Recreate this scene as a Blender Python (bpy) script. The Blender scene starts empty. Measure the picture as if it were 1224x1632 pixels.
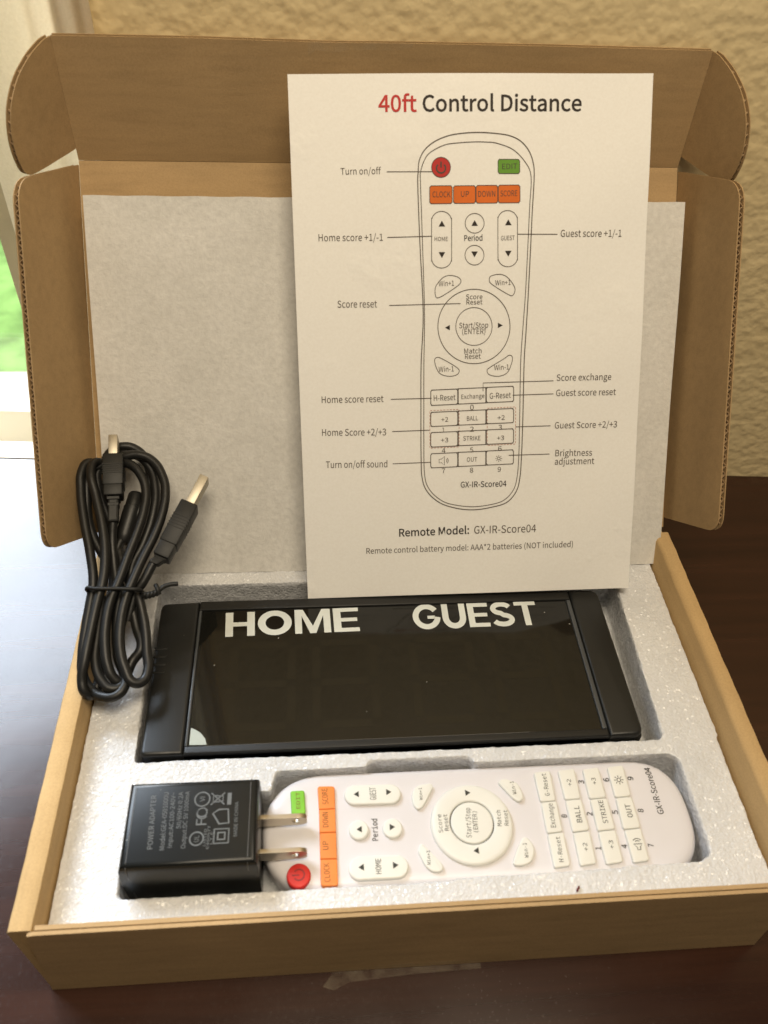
import bpy, bmesh, math, os, random
from mathutils import Vector, Matrix
import mathutils.geometry as mg
S = 0.001                                   # everything below is written in millimetres
scene = bpy.context.scene
COL = scene.collection
random.seed(7)

# ------------------------------------------------------------------ camera
CAM_POS = Vector((102.81, -95.51, 341.07)) * S
R_RIGHT, R_DOWN, R_FWD = Vector([0.996777,-0.06942,0.040203]), Vector([-0.020815,-0.707797,-0.706109]), Vector([0.077474,0.702996,-0.706961])
cam = bpy.data.cameras.new('camera')
cam.sensor_fit = 'VERTICAL'; cam.sensor_height = 36.0; cam.sensor_width = 27.0
cam.lens = 1304.976 / 1632 * 36.0
cam.clip_start = 0.01; cam.clip_end = 60
cam.dof.use_dof = True; cam.dof.focus_distance = 0.40; cam.dof.aperture_fstop = 14
co = bpy.data.objects.new('camera', cam); COL.objects.link(co)
m = Matrix.Identity(4)
for i in range(3):
    m[i][0] = R_RIGHT[i]; m[i][1] = -R_DOWN[i]; m[i][2] = -R_FWD[i]; m[i][3] = CAM_POS[i]
co.matrix_world = m
scene.camera = co

# ------------------------------------------------------------------ light
world = bpy.data.worlds.new('World'); scene.world = world; world.use_nodes = True
bg = world.node_tree.nodes['Background']
bg.inputs['Color'].default_value = (1.0, 0.88, 0.72, 1); bg.inputs['Strength'].default_value = 0.09
scene.view_settings.view_transform = 'Standard'; scene.view_settings.look = 'None'
scene.view_settings.gamma = 1.0; scene.view_settings.exposure = 0.1
scene.view_settings.use_curve_mapping = False

def area(name, loc, target, sx, sy, power, color):
    l = bpy.data.lights.new(name, 'AREA'); l.shape = 'RECTANGLE'; l.size = sx; l.size_y = sy
    l.energy = power; l.color = color
    o = bpy.data.objects.new(name, l); COL.objects.link(o); o.location = loc
    d = Vector(target) - Vector(loc)
    o.rotation_euler = d.to_track_quat('-Z', 'Y').to_euler()
    return o
area('window_daylight', (-2.05, 2.6, 3.0), (-0.1, 0.3, 0.0), 2.1, 1.8, 250, (0.76, 0.87, 1.0))
area('outdoor_daylight', (-1.2, 5.0, 2.6), (-0.8, 2.0, -0.65), 3.0, 2.0, 560, (1.0, 0.98, 0.92))
area('warm_room_fill', (0.16, -0.12, 1.0), (0.13, 0.1, 0.1), 0.5, 0.35, 7.3, (1.0, 0.85, 0.63))  # added warm fill for room light, close overhead so the front panel stays dark

# ------------------------------------------------------------------ materials
def new_mat(name):
    mt = bpy.data.materials.new(name); mt.use_nodes = True
    nt = mt.node_tree
    return mt, nt, nt.nodes['Principled BSDF']
def N(nt, typ, **kw):
    n = nt.nodes.new(typ)
    for k, v in kw.items():
        if k.startswith('i_'): n.inputs[k[2:].replace('_', ' ')].default_value = v
        else: setattr(n, k, v)
    return n
def coords(nt, scale):
    tc = N(nt, 'ShaderNodeTexCoord'); mp = N(nt, 'ShaderNodeMapping'); mp.inputs['Scale'].default_value = scale
    nt.links.new(tc.outputs['Object'], mp.inputs['Vector']); return mp.outputs[0]
def noise(nt, vec, scale, detail=4, rough=.55):
    n = N(nt, 'ShaderNodeTexNoise'); n.inputs['Scale'].default_value = scale; n.inputs['Detail'].default_value = detail
    n.inputs['Roughness'].default_value = rough; nt.links.new(vec, n.inputs['Vector']); return n.outputs[0]
def ramp(nt, fac, stops):
    r = N(nt, 'ShaderNodeValToRGB'); e = r.color_ramp.elements
    while len(e) < len(stops): e.new(.5)
    for el, (p, c) in zip(e, stops): el.position = p; el.color = (*c, 1)
    nt.links.new(fac, r.inputs[0]); return r.outputs[0]
def bump(nt, h, strength, dist, prev=None):
    b = N(nt, 'ShaderNodeBump'); b.inputs['Strength'].default_value = strength; b.inputs['Distance'].default_value = dist
    nt.links.new(h, b.inputs['Height'])
    if prev is not None: nt.links.new(prev, b.inputs['Normal'])
    return b.outputs[0]
def mixc(nt, a, b, fac, mode='MULTIPLY'):
    x = N(nt, 'ShaderNodeMix'); x.data_type = 'RGBA'; x.blend_type = mode
    if isinstance(fac, (int, float)): x.inputs[0].default_value = fac
    else: nt.links.new(fac, x.inputs[0])
    for s, v in ((6, a), (7, b)):
        if isinstance(v, tuple): x.inputs[s].default_value = (*v, 1)
        else: nt.links.new(v, x.inputs[s])
    return x.outputs[2]
def dusty(nt, v, c, scale):
    # sparse pale specks of dust lying on the surface
    d = N(nt, 'ShaderNodeTexVoronoi'); d.inputs['Scale'].default_value = scale; nt.links.new(v, d.inputs['Vector'])
    sp = N(nt, 'ShaderNodeSeparateColor'); nt.links.new(d.outputs['Color'], sp.inputs[0])
    a = ramp(nt, d.outputs['Distance'], [(.035, (1, 1, 1)), (.07, (0, 0, 0))]); b = ramp(nt, sp.outputs[0], [(.80, (0, 0, 0)), (.84, (1, 1, 1))])
    return mixc(nt, c, (.34, .33, .30), mixc(nt, a, b, 1.0), 'MIX')
def plain(name, col, rough=.5, spec=.5, metal=0, var=.08, vs=60, bs=0, bscale=400, coat=0, dust=0):
    mt, nt, p = new_mat(name)
    v = coords(nt, (1, 1, 1))
    n = noise(nt, v, vs)
    lo = tuple(c * (1 - var) for c in col); hi = tuple(min(1, c * (1 + var)) for c in col)
    c = ramp(nt, n, [(.3, lo), (.7, hi)])
    if dust: c = dusty(nt, v, c, dust)
    nt.links.new(c, p.inputs['Base Color'])
    p.inputs['Roughness'].default_value = rough; p.inputs['Specular IOR Level'].default_value = spec; p.inputs['Metallic'].default_value = metal
    p.inputs['Coat Weight'].default_value = coat; p.inputs['Coat Roughness'].default_value = .08
    if bs: nt.links.new(bump(nt, noise(nt, v, bscale), bs, .0006), p.inputs['Normal'])
    return mt
def kraft(name, col, streak):
    mt, nt, p = new_mat(name)
    v = coords(nt, streak)
    fib = noise(nt, v, 1.0, 3, .5)
    big = noise(nt, coords(nt, (1, 1, 1)), 22, 3)
    fine = noise(nt, coords(nt, (1, 1, 1)), 1500, 3)
    c = ramp(nt, fib, [(.25, tuple(x * .91 for x in col)), (.5, col), (.78, tuple(x * 1.06 for x in col))])
    c = mixc(nt, c, ramp(nt, big, [(.3, (.84, .84, .83)), (.7, (1, 1, 1))]), .8)
    c = mixc(nt, c, ramp(nt, fine, [(.35, (.84, .83, .8)), (.6, (1, 1, 1))]), .6)
    nt.links.new(c, p.inputs['Base Color'])
    p.inputs['Roughness'].default_value = .78; p.inputs['Specular IOR Level'].default_value = .25
    b = bump(nt, fib, .18, .0004)
    nt.links.new(bump(nt, fine, .25, .0002, b), p.inputs['Normal'])
    return mt
M = {}
M['kraft'] = kraft('kraft_cardboard', (.465, .315, .16), (40, 300, 300))
M['kraft_edge'] = kraft('kraft_cut_edge', (.40, .27, .15), (500, 500, 500))
M['kraft_wall'] = kraft('kraft_rolled_wall', (.54, .37, .18), (380, 22, 380))
def foam(name, col, cell, bs, rough, vs):
    mt, nt, p = new_mat(name)
    v = coords(nt, (1, 1, 1))
    vo = N(nt, 'ShaderNodeTexVoronoi'); vo.inputs['Scale'].default_value = cell; vo.feature = 'SMOOTH_F1'
    vo.inputs['Smoothness'].default_value = .35
    nt.links.new(v, vo.inputs['Vector'])
    vc = N(nt, 'ShaderNodeTexVoronoi'); vc.inputs['Scale'].default_value = cell; nt.links.new(v, vc.inputs['Vector'])
    big = noise(nt, v, vs, 4)
    c = ramp(nt, big, [(.3, tuple(x * .9 for x in col)), (.7, col)])
    bw = N(nt, 'ShaderNodeSeparateColor'); nt.links.new(vc.outputs['Color'], bw.inputs[0])
    c = mixc(nt, c, ramp(nt, bw.outputs[0], [(0, (.94, .94, .94)), (1, (1, 1, 1))]), 1.0)
    nt.links.new(c, p.inputs['Base Color'])
    p.inputs['Roughness'].default_value = .5
    p.inputs['Specular IOR Level'].default_value = .3
    b = bump(nt, vo.outputs['Distance'], bs, .0006)
    # every bead is a tiny facet with its own tilt, so single beads glint
    tl = N(nt, 'ShaderNodeVectorMath'); tl.operation = 'SUBTRACT'; tl.inputs[1].default_value = (.5, .5, .5)
    nt.links.new(vc.outputs['Color'], tl.inputs[0])
    sc = N(nt, 'ShaderNodeVectorMath'); sc.operation = 'SCALE'; sc.inputs['Scale'].default_value = 1.0; nt.links.new(tl.outputs[0], sc.inputs[0])
    ad_ = N(nt, 'ShaderNodeVectorMath'); nt.links.new(b, ad_.inputs[0]); nt.links.new(sc.outputs[0], ad_.inputs[1])
    nm = N(nt, 'ShaderNodeVectorMath'); nm.operation = 'NORMALIZE'; nt.links.new(ad_.outputs[0], nm.inputs[0])
    nt.links.new(nm.outputs[0], p.inputs['Coat Normal']); nt.links.new(b, p.inputs['Normal'])
    p.inputs['Coat Weight'].default_value = .65; p.inputs['Coat Roughness'].default_value = .08
    return mt
M['foam'] = foam('white_packing_foam', (.68, .69, .71), 860, .5, .24, 60)
def felt_foam():
    mt, nt, p = new_mat('thin_foam_sheet')
    v = coords(nt, (1, 1, 1))
    a = noise(nt, v, 420, 5, .7); b_ = noise(nt, v, 45, 4)
    c = ramp(nt, a, [(.3, (.62, .605, .575)), (.7, (.75, .735, .70))])
    c = mixc(nt, c, ramp(nt, b_, [(.3, (.88, .88, .87)), (.7, (1, 1, 1))]), .8)
    nt.links.new(c, p.inputs['Base Color']); p.inputs['Roughness'].default_value = .62
    p.inputs['Specular IOR Level'].default_value = .35
    n1 = bump(nt, a, .5, .0006)
    nt.links.new(bump(nt, b_, .3, .002, n1), p.inputs['Normal'])
    return mt
M['sheet'] = felt_foam()
def paper_mat():
    mt, nt, p = new_mat('white_paper')
    v = coords(nt, (1, 1, 1))
    a = noise(nt, v, 900, 3); b_ = noise(nt, v, 16, 5, .6)
    nt.links.new(ramp(nt, a, [(.3, (.84, .825, .79)), (.7, (.88, .87, .84))]), p.inputs['Base Color'])
    p.inputs['Roughness'].default_value = .55; p.inputs['Specular IOR Level'].default_value = .3
    wr = noise(nt, coords(nt, (1, .6, .6)), 34, 2, .4)
    sel = ramp(nt, b_, [(.56, (0, 0, 0)), (.66, (1, 1, 1))])
    h = mixc(nt, sel, wr, 1.0)
    n1 = bump(nt, h, .15, .003)
    nt.links.new(bump(nt, a, .08, .0002, n1), p.inputs['Normal'])
    return mt
M['paper'] = paper_mat()
M['ink'] = plain('black_ink', (.035, .028, .024), .6, .2)
M['ink_grey'] = plain('dark_grey_ink', (.09, .07, .055), .6, .2)
M['ink_red'] = plain('red_ink', (.50, .035, .03), .55, .2)
M['ink_green'] = plain('green_ink', (.13, .30, .035), .55, .2)
M['ink_orange'] = plain('orange_ink', (.68, .15, .02), .55, .2)
M['ink_dash'] = plain('dashed_red_ink', (.45, .16, .10), .6, .2)
M['black_plastic'] = plain('black_matt_plastic', (.012, .012, .0115), .42, .36, bs=.12, bscale=1800)
M['black_cap'] = plain('black_satin_plastic', (.012, .0125, .0122), .36, .36, bs=.08, bscale=2400, dust=260)
def screen_mat():
    mt, nt, p = new_mat('smoked_screen')
    v = coords(nt, (1, 1, 1))
    n = noise(nt, v, 25)
    nt.links.new(dusty(nt, v, ramp(nt, n, [(.3, (.006, .006, .005)), (.7, (.009, .009, .008))]), 190), p.inputs['Base Color'])
    d = noise(nt, v, 2600, 2)
    nt.links.new(ramp(nt, d, [(.70, (.045, .045, .045)), (.76, (.3, .3, .3))]), p.inputs['Roughness'])
    p.inputs['Specular IOR Level'].default_value = .42
    nt.links.new(bump(nt, noise(nt, v, 9, 2), .08, .004), p.inputs['Normal'])
    return mt
M['screen'] = screen_mat()
M['white_vinyl'] = plain('white_vinyl_letter', (.62, .655, .63), .45, .4)
M['film'] = plain('pale_film', (.42, .47, .44), .2, .5)
M['cable'] = plain('black_cable_rubber', (.011, .011, .0105), .42, .4, bs=.1, bscale=900)
M['plug'] = plain('black_plug_plastic', (.013, .013, .012), .5, .35, bs=.1, bscale=2500)
M['gold'] = plain('pale_plated_metal', (.47, .43, .35), .5, .5, metal=1)
M['steel'] = plain('nickel_blade', (.50, .45, .37), .3, .5, metal=1)
M['adapter'] = plain('glossy_black_plastic', (.009, .010, .010), .27, .3, bs=.03, bscale=120, dust=330)
M['grey_print'] = plain('grey_print', (.14, .148, .15), .5, .3)
def remote_white():
    mt, nt, p = new_mat('white_remote_plastic')
    v = coords(nt, (1, 1, 1)); n = noise(nt, v, 40)
    nt.links.new(ramp(nt, n, [(.3, (.66, .645, .675)), (.7, (.68, .665, .695))]), p.inputs['Base Color'])
    p.inputs['Roughness'].default_value = .34; p.inputs['Specular IOR Level'].default_value = .45
    p.inputs['Subsurface Weight'].default_value = .15; p.inputs['Subsurface Radius'].default_value = (.002, .002, .002)
    nt.links.new(bump(nt, noise(nt, v, 1500), .03, .0002), p.inputs['Normal'])
    return mt
M['remote'] = remote_white()
M['button'] = plain('ivory_rubber_button', (.74, .74, .70), .42, .4, var=.02)
M['b_red'] = plain('red_rubber', (.58, .022, .016), .42, .4)
M['b_green'] = plain('green_rubber', (.20, .50, .04), .5, .35)
M['b_orange'] = plain('orange_rubber', (.82, .25, .055), .5, .35)
M['b_ink'] = plain('button_ink', (.05, .05, .045), .6, .2)
M['b_ink_dim'] = plain('worn_button_ink', (.20, .10, .035), .6, .2)
M['b_ink_red'] = plain('dark_red_ink', (.23, .03, .03), .5, .3)
M['seam'] = plain('dark_seam', (.10, .095, .09), .7, .2)
def wood():
    mt, nt, p = new_mat('dark_mahogany')
    g = noise(nt, coords(nt, (3, 60, 60)), 1.0, 6, .65)
    s = noise(nt, coords(nt, (1, 1, 1)), 9, 4)
    c = ramp(nt, g, [(.25, (.016, .0055, .0032)), (.55, (.034, .012, .0065)), (.8, (.055, .020, .011))])
    nt.links.new(c, p.inputs['Base Color'])
    d = noise(nt, coords(nt, (1, 1, 1)), 700, 3)
    rr = mixc(nt, ramp(nt, s, [(.3, (.17, .17, .17)), (.7, (.25, .25, .25))]), ramp(nt, d, [(.55, (0, 0, 0)), (.75, (.06, .06, .06))]), 1.0, 'ADD')
    nt.links.new(rr, p.inputs['Roughness'])
    p.inputs['Specular IOR Level'].default_value = .52
    p.inputs['Coat Weight'].default_value = .04; p.inputs['Coat Roughness'].default_value = .16
    n1 = bump(nt, g, .02, .0004)
    nt.links.new(bump(nt, s, .06, .004, n1), p.inputs['Normal'])
    return mt
M['wood'] = wood()
def wall_mat():
    mt, nt, p = new_mat('orange_peel_plaster')
    v = coords(nt, (1, 1, 1))
    b_ = noise(nt, v, 14, 3)
    nt.links.new(ramp(nt, b_, [(.3, (.79, .635, .355)), (.7, (.83, .675, .39))]), p.inputs['Base Color'])
    p.inputs['Roughness'].default_value = .6; p.inputs['Specular IOR Level'].default_value = .3
    a = noise(nt, v, 175, 1.5, .4)
    h = ramp(nt, a, [(.34, (0, 0, 0)), (.72, (1, 1, 1))])
    nt.links.new(bump(nt, h, .27, .0017), p.inputs['Normal'])
    return mt
M['wall'] = wall_mat()
M['trim'] = plain('cream_painted_trim', (.92, .86, .74), .45, .4, var=.03, vs=12)
M['sash'] = plain('tan_window_sash', (.62, .57, .42), .5, .4)
M['grass'] = plain('lawn_grass', (.17, .30, .085), .9, .1, var=.55, vs=9)
M['concrete'] = plain('pale_concrete', (.62, .62, .57), .9, .2, var=.16, vs=14)
def glass_mat():
    mt, nt, p = new_mat('window_glass')
    nt.nodes.remove(p)
    t = N(nt, 'ShaderNodeBsdfTransparent'); g = N(nt, 'ShaderNodeBsdfGlossy'); g.inputs['Roughness'].default_value = .02
    x = N(nt, 'ShaderNodeMixShader'); x.inputs[0].default_value = .04
    nt.links.new(t.outputs[0], x.inputs[1]); nt.links.new(g.outputs[0], x.inputs[2])
    nt.links.new(x.outputs[0], nt.nodes['Material Output'].inputs[0])
    return mt
M['glass'] = glass_mat()
def tape_mat():
    mt, nt, p = new_mat('clear_tape')
    t = N(nt, 'ShaderNodeBsdfTransparent'); x = N(nt, 'ShaderNodeMixShader')
    p.inputs['Base Color'].default_value = (.7, .62, .45, 1); p.inputs['Roughness'].default_value = .25
    n = noise(nt, coords(nt, (1, 1, 1)), 160, 4)
    nt.links.new(ramp(nt, n, [(.35, (.01, .01, .01)), (.7, (.07, .07, .07))]), x.inputs[0])
    nt.links.new(t.outputs[0], x.inputs[1]); nt.links.new(p.outputs[0], x.inputs[2])
    nt.links.new(x.outputs[0], nt.nodes['Material Output'].inputs[0])
    return mt
M['tape'] = tape_mat()

# ------------------------------------------------------------------ object helpers
BASE = {}
def thing(name, base, label, cat, group=None, kind=None):
    o = bpy.data.objects.new(name, None); COL.objects.link(o); o.empty_display_size = .02
    o.location = Vector(base) * S; BASE[o] = Vector(base)
    o['label'] = label; o['category'] = cat
    if group: o['group'] = group
    if kind: o['kind'] = kind
    return o
def link(name, bm, mat, parent=None, base=None, smooth=None, mods=()):
    """mesh written in world millimetres -> object whose origin is its thing's base"""
    if base is None: base = BASE.get(parent, Vector((0, 0, 0)))
    base = Vector(base)
    for v in bm.verts: v.co = (v.co - base) * S
    me = bpy.data.meshes.new(name); bm.to_mesh(me); bm.free()
    o = bpy.data.objects.new(name, me); COL.objects.link(o)
    for mt in (mat if isinstance(mat, (list, tuple)) else [mat]): me.materials.append(mt)
    if smooth is not None:
        me.shade_smooth(); me.set_sharp_from_angle(angle=math.radians(smooth))
    if parent is None: o.location = base * S
    else: o.parent = parent
    BASE[o] = base
    return o
def solo(o, label, cat, kind=None):
    if label: o['label'] = label
    if cat: o['category'] = cat
    if kind: o['kind'] = kind
    return o
class Frame:
    def __init__(s, o, u, v, n=None):
        s.o = Vector(o); s.u = Vector(u).normalized(); s.v = Vector(v).normalized()
        s.n = Vector(n).normalized() if n else s.u.cross(s.v).normalized()
    def __call__(s, a, b, c=0): return s.o + s.u * a + s.v * b + s.n * c
def outset(poly, d):
    n = len(poly); out = []
    area2 = sum(poly[i][0] * poly[(i + 1) % n][1] - poly[(i + 1) % n][0] * poly[i][1] for i in range(n))
    sg = 1 if area2 > 0 else -1
    for i in range(n):
        p0, p1, p2 = Vector(poly[i - 1]), Vector(poly[i]), Vector(poly[(i + 1) % n])
        a = (p1 - p0).normalized(); b = (p2 - p1).normalized()
        na = Vector((a.y, -a.x)) * sg; nb = Vector((b.y, -b.x)) * sg
        k = na + nb; l = k.length
        k = k / l if l > 1e-6 else na
        c = max(.35, k.dot(na))
        q = p1 + k * (d / c); out.append((q.x, q.y))
    return out
def rounded(pts, radii, n=6):
    out = []; m_ = len(pts)
    for i in range(m_):
        r = radii[i] if isinstance(radii, (list, tuple)) else radii
        p0, p1, p2 = Vector(pts[i - 1]), Vector(pts[i]), Vector(pts[(i + 1) % m_])
        a = (p0 - p1); b = (p2 - p1)
        r_ = min(r, a.length * .49, b.length * .49)
        if r_ < .05: out.append((p1.x, p1.y)); continue
        A = p1 + a.normalized() * r_; B = p1 + b.normalized() * r_
        for k in range(n + 1):
            t = k / n; q = A * (1 - t) ** 2 + p1 * 2 * t * (1 - t) + B * t * t
            out.append((q.x, q.y))
    return out
def loft(bm, rings, cap0=True, cap1=True, mat=0):
    vs = [[bm.verts.new(p) for p in r] for r in rings]
    n = len(vs[0])
    for a, b in zip(vs, vs[1:]):
        for i in range(n):
            f = bm.faces.new((a[i], a[(i + 1) % n], b[(i + 1) % n], b[i])); f.material_index = mat
    if cap0: bm.faces.new(vs[0][::-1]).material_index = mat
    if cap1: bm.faces.new(vs[-1]).material_index = mat
    return vs
def prism(bm, poly, F, c0, c1, mat=0):
    loft(bm, [[F(x, y, c0) for x, y in poly], [F(x, y, c1) for x, y in poly]], mat=mat)
def board(bm, poly, F, t=2.8):
    """corrugated board: two liners with the fluted core set back between them; face at c=0, back at -t"""
    prism(bm, poly, F, -.45, 0)
    prism(bm, poly, F, -t, -t + .45)
    prism(bm, outset(poly, -2.2), F, -t + .46, -.46, mat=1)
def pillow(bm, poly, F, c0, c1, r, mat=0, steps=4):
    rings = [[F(x, y, c0) for x, y in poly]]
    for k in range(steps + 1):
        a = math.pi / 2 * k / steps
        q = outset(poly, -r * (1 - math.cos(a)))
        rings.append([F(x, y, c1 - r + r * math.sin(a)) for x, y in q])
    loft(bm, rings, mat=mat)
def obox(bm, c, ax, ay, az, hx, hy, hz, bev=.3, mat=0):
    t = bmesh.new(); bmesh.ops.create_cube(t, size=2)
    for v in t.verts: v.co = Vector((v.co.x * hx, v.co.y * hy, v.co.z * hz))
    if bev: bmesh.ops.bevel(t, geom=t.edges[:], offset=bev, segments=2, profile=.5, affect='EDGES')
    ax, ay, az = Vector(ax).normalized(), Vector(ay).normalized(), Vector(az).normalized(); c = Vector(c)
    mp = {}
    for v in t.verts: mp[v] = bm.verts.new(c + ax * v.co.x + ay * v.co.y + az * v.co.z)
    for f in t.faces: bm.faces.new([mp[v] for v in f.verts]).material_index = mat
    t.free()
X, Y, Z = Vector((1, 0, 0)), Vector((0, 1, 0)), Vector((0, 0, 1))
def box(bm, x0, x1, y0, y1, z0, z1, bev=.3, mat=0):
    obox(bm, ((x0 + x1) / 2, (y0 + y1) / 2, (z0 + z1) / 2), X, Y, Z, (x1 - x0) / 2, (y1 - y0) / 2, (z1 - z0) / 2, bev, mat)
def tube(bm, splines, r, cyclic=True, res=8):
    cu = bpy.data.curves.new('t', 'CURVE'); cu.dimensions = '3D'; cu.bevel_depth = r; cu.bevel_resolution = 3; cu.resolution_u = res; cu.use_fill_caps = True
    for pts in splines:
        sp = cu.splines.new('BEZIER'); sp.bezier_points.add(len(pts) - 1); sp.use_cyclic_u = cyclic
        for b, p in zip(sp.bezier_points, pts):
            b.co = p; b.handle_left_type = b.handle_right_type = 'AUTO'
    curve_into(bm, cu)
def curve_into(bm, cu):
    o = bpy.data.objects.new('t', cu); COL.objects.link(o)
    dg = bpy.context.evaluated_depsgraph_get()
    me = bpy.data.meshes.new_from_object(o.evaluated_get(dg))
    bm.from_mesh(me)
    bpy.data.objects.remove(o); bpy.data.curves.remove(cu); bpy.data.meshes.remove(me)

# ------------------------------------------------------------------ lettering
def load_font(*names):
    d = bpy.utils.system_resource('DATAFILES', path='fonts') or ''
    for n in names:
        p = os.path.join(d, n)
        try:
            if os.path.exists(p): return bpy.data.fonts.load(p)
        except Exception: pass
    return None
FONT = {'s': load_font('Noto Sans CJK Regular.woff2', 'NotoSansHebrew-Regular.woff2'), 'm': load_font('DejaVuSansMono.woff2'), 'n': load_font('NotoSansHebrew-Regular.woff2')}
_tc = {}
def _raw(body, font, off):
    key = (body, font, off)
    if key not in _tc:
        cu = bpy.data.curves.new('t', 'FONT'); cu.body = body; cu.resolution_u = 3; cu.offset = off
        if FONT[font]: cu.font = FONT[font]
        o = bpy.data.objects.new('t', cu); COL.objects.link(o)
        dg = bpy.context.evaluated_depsgraph_get()
        me = bpy.data.meshes.new_from_object(o.evaluated_get(dg))
        _tc[key] = ([(v.co.x, v.co.y) for v in me.vertices], [tuple(p.vertices) for p in me.polygons])
        bpy.data.objects.remove(o); bpy.data.curves.remove(cu); bpy.data.meshes.remove(me)
    return _tc[key]
def text(bm, body, x, y, width, cap, ang, fn, font='s', weight=0.0, mat=0, slant=0.0):
    """flat letters: baseline start (x, y), overall width, cap height and angle, mapped into 3D by fn(u, v)"""
    hv, _ = _raw('H', font, 0.0); H = max(p[1] for p in hv)
    vs, fs = _raw(body, font, round(weight * H, 4))
    x0 = min(p[0] for p in vs); x1 = max(p[0] for p in vs)
    sx = width / (x1 - x0); sy = cap / H; ca, sa = math.cos(ang), math.sin(ang)
    nv = []
    for a, b in vs:
        px = (a - x0) * sx + slant * b * sy; py = b * sy
        nv.append(bm.verts.new(fn(x + px * ca - py * sa, y + px * sa + py * ca)))
    for f in fs:
        try: bm.faces.new([nv[i] for i in f]).material_index = mat
        except ValueError: pass
def stroke(bm, pts, closed, w, fn, mat=0, seg=6.0, smooth=False):
    P = [Vector(p) for p in pts]
    if smooth:
        out = []; n = len(P)
        for i in range(n if closed else n - 1):
            p0, p1, p2, p3 = P[i - 1] if (closed or i) else P[i], P[i], P[(i + 1) % n], P[(i + 2) % n] if (closed or i + 2 < n) else P[(i + 1) % n]
            for k in range(5):
                t = k / 5
                out.append(.5 * ((2 * p1) + (p2 - p0) * t + (2 * p0 - 5 * p1 + 4 * p2 - p3) * t * t + (3 * p1 - p0 - 3 * p2 + p3) * t ** 3))
        if not closed: out.append(P[-1])
        P = out
    Q = []
    n = len(P)
    for i in range(n if closed else n - 1):
        a, b = P[i], P[(i + 1) % n]; k = max(1, int((b - a).length / seg))
        for j in range(k): Q.append(a.lerp(b, j / k))
    if not closed: Q.append(P[-1])
    n = len(Q); L, Rr = [], []
    for i in range(n):
        a = Q[i - 1] if (closed or i) else Q[i]; b = Q[(i + 1) % n] if (closed or i < n - 1) else Q[i]
        d = (b - a).normalized(); nn = Vector((-d.y, d.x)) * w / 2
        L.append(bm.verts.new(fn(*(Q[i] + nn)))); Rr.append(bm.verts.new(fn(*(Q[i] - nn))))
    for i in range(n if closed else n - 1):
        j = (i + 1) % n
        bm.faces.new((L[i], Rr[i], Rr[j], L[j])).material_index = mat
def fill(bm, pts, fn, mat=0):
    vs = [bm.verts.new(fn(*p)) for p in pts]; bm.faces.new(vs).material_index = mat

# ================================================================== the setting
WO, WUX, WN = Vector([370.0,269.6,0.0]), Vector([0.99807,-0.0621,0.0]), Vector([0.0621,0.99807,0.0])
FW = Frame(WO, WUX, Z, -WN)                 # u along the wall, v up, n into the room
bm = bmesh.new(); box(bm, -900, 1100, -700, 268, -30, 0, .2)
# the table's back edge follows the wall
for v in bm.verts:
    if v.co.y > 200:
        v.co.y += (269.6 - .5 - 268) + (370 - v.co.x) * WN.x / WN.y - 0
solo(link('table', bm, M['wood']), 'dark glossy mahogany table top under the open box', 'table', 'structure')
bm = bmesh.new(); prism(bm, [(-372, -120), (1200, -120), (1200, 900), (-372, 900)], FW, -60, -.2)
solo(link('wall', bm, M['wall'], base=WO), 'yellow beige plaster wall with orange peel texture behind the box', 'wall')
win = thing('window', FW(-430, 0, 0), 'daylit window showing green lawn at the left edge of the picture', 'window')
bm = bmesh.new(); prism(bm, [(-448, -40), (-411.5, -40), (-411.5, 800), (-448, 800)], FW, -75, -55)
link('sash', bm, M['sash'], win)
bm = bmesh.new(); prism(bm, [(-1500, -40), (-448.5, -40), (-448.5, -8), (-1500, -8)], FW, -75, -55); link('bottom_rail', bm, M['trim'], win)
bm = bmesh.new(); prism(bm, [(-1500, -40), (-411.5, -40), (-411.5, .6), (-1500, .6)], FW, -14, 1)
link('sill', bm, M['trim'], win)
bm = bmesh.new(); prism(bm, [(-1500, -7.5), (-448.5, -7.5), (-448.5, 800), (-1500, 800)], FW, -67, -64)
link('pane', bm, M['glass'], win)
def curtain_mat():
    mt, nt, p = new_mat('cream_curtain_cloth')
    v = coords(nt, (1, 1, 1)); n = noise(nt, v, 900, 2)
    c = ramp(nt, n, [(.3, (.84, .78, .66)), (.7, (.90, .84, .72))])
    nt.nodes.remove(p)
    d = N(nt, 'ShaderNodeBsdfDiffuse'); t = N(nt, 'ShaderNodeBsdfTranslucent'); x = N(nt, 'ShaderNodeMixShader'); x.inputs[0].default_value = .62
    nt.links.new(c, d.inputs['Color']); nt.links.new(c, t.inputs['Color'])
    nt.links.new(d.outputs[0], x.inputs[1]); nt.links.new(t.outputs[0], x.inputs[2]); nt.links.new(x.outputs[0], nt.nodes['Material Output'].inputs[0])
    return mt
M['curtain'] = curtain_mat()
bm = bmesh.new()
xs_ = [-410.5 + 55.7 * k / 56 for k in range(57)]
wave = lambda u: 8 + 1.2 * math.sin((u + 410) * .11) + (1.7 * math.sin((u + 380) * .62) * max(0, min(1, (u + 386) / 12)))
prof = [(u, wave(u)) for u in xs_] + [(u, wave(u) - .5) for u in xs_[::-1]]
loft(bm, [[FW(a, 2, c) for a, c in prof], [FW(a, 800, c) for a, c in prof]])
solo(link('curtain', bm, M['curtain'], base=FW(-383, 0, 8), smooth=50), 'cream curtain hanging straight at the window edge behind the lid', 'curtain')
bm = bmesh.new(); box(bm, -4500, 4500, 360, 1310, -760, -650, 5)
solo(link('patio', bm, M['concrete']), 'pale concrete patio just outside the window', None, 'structure')
bm = bmesh.new(); box(bm, -9000, 9000, 1311, 14000, -770, -655, 2)
solo(link('lawn', bm, M['grass']), 'bright green lawn beyond the patio', None, 'structure')

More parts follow.
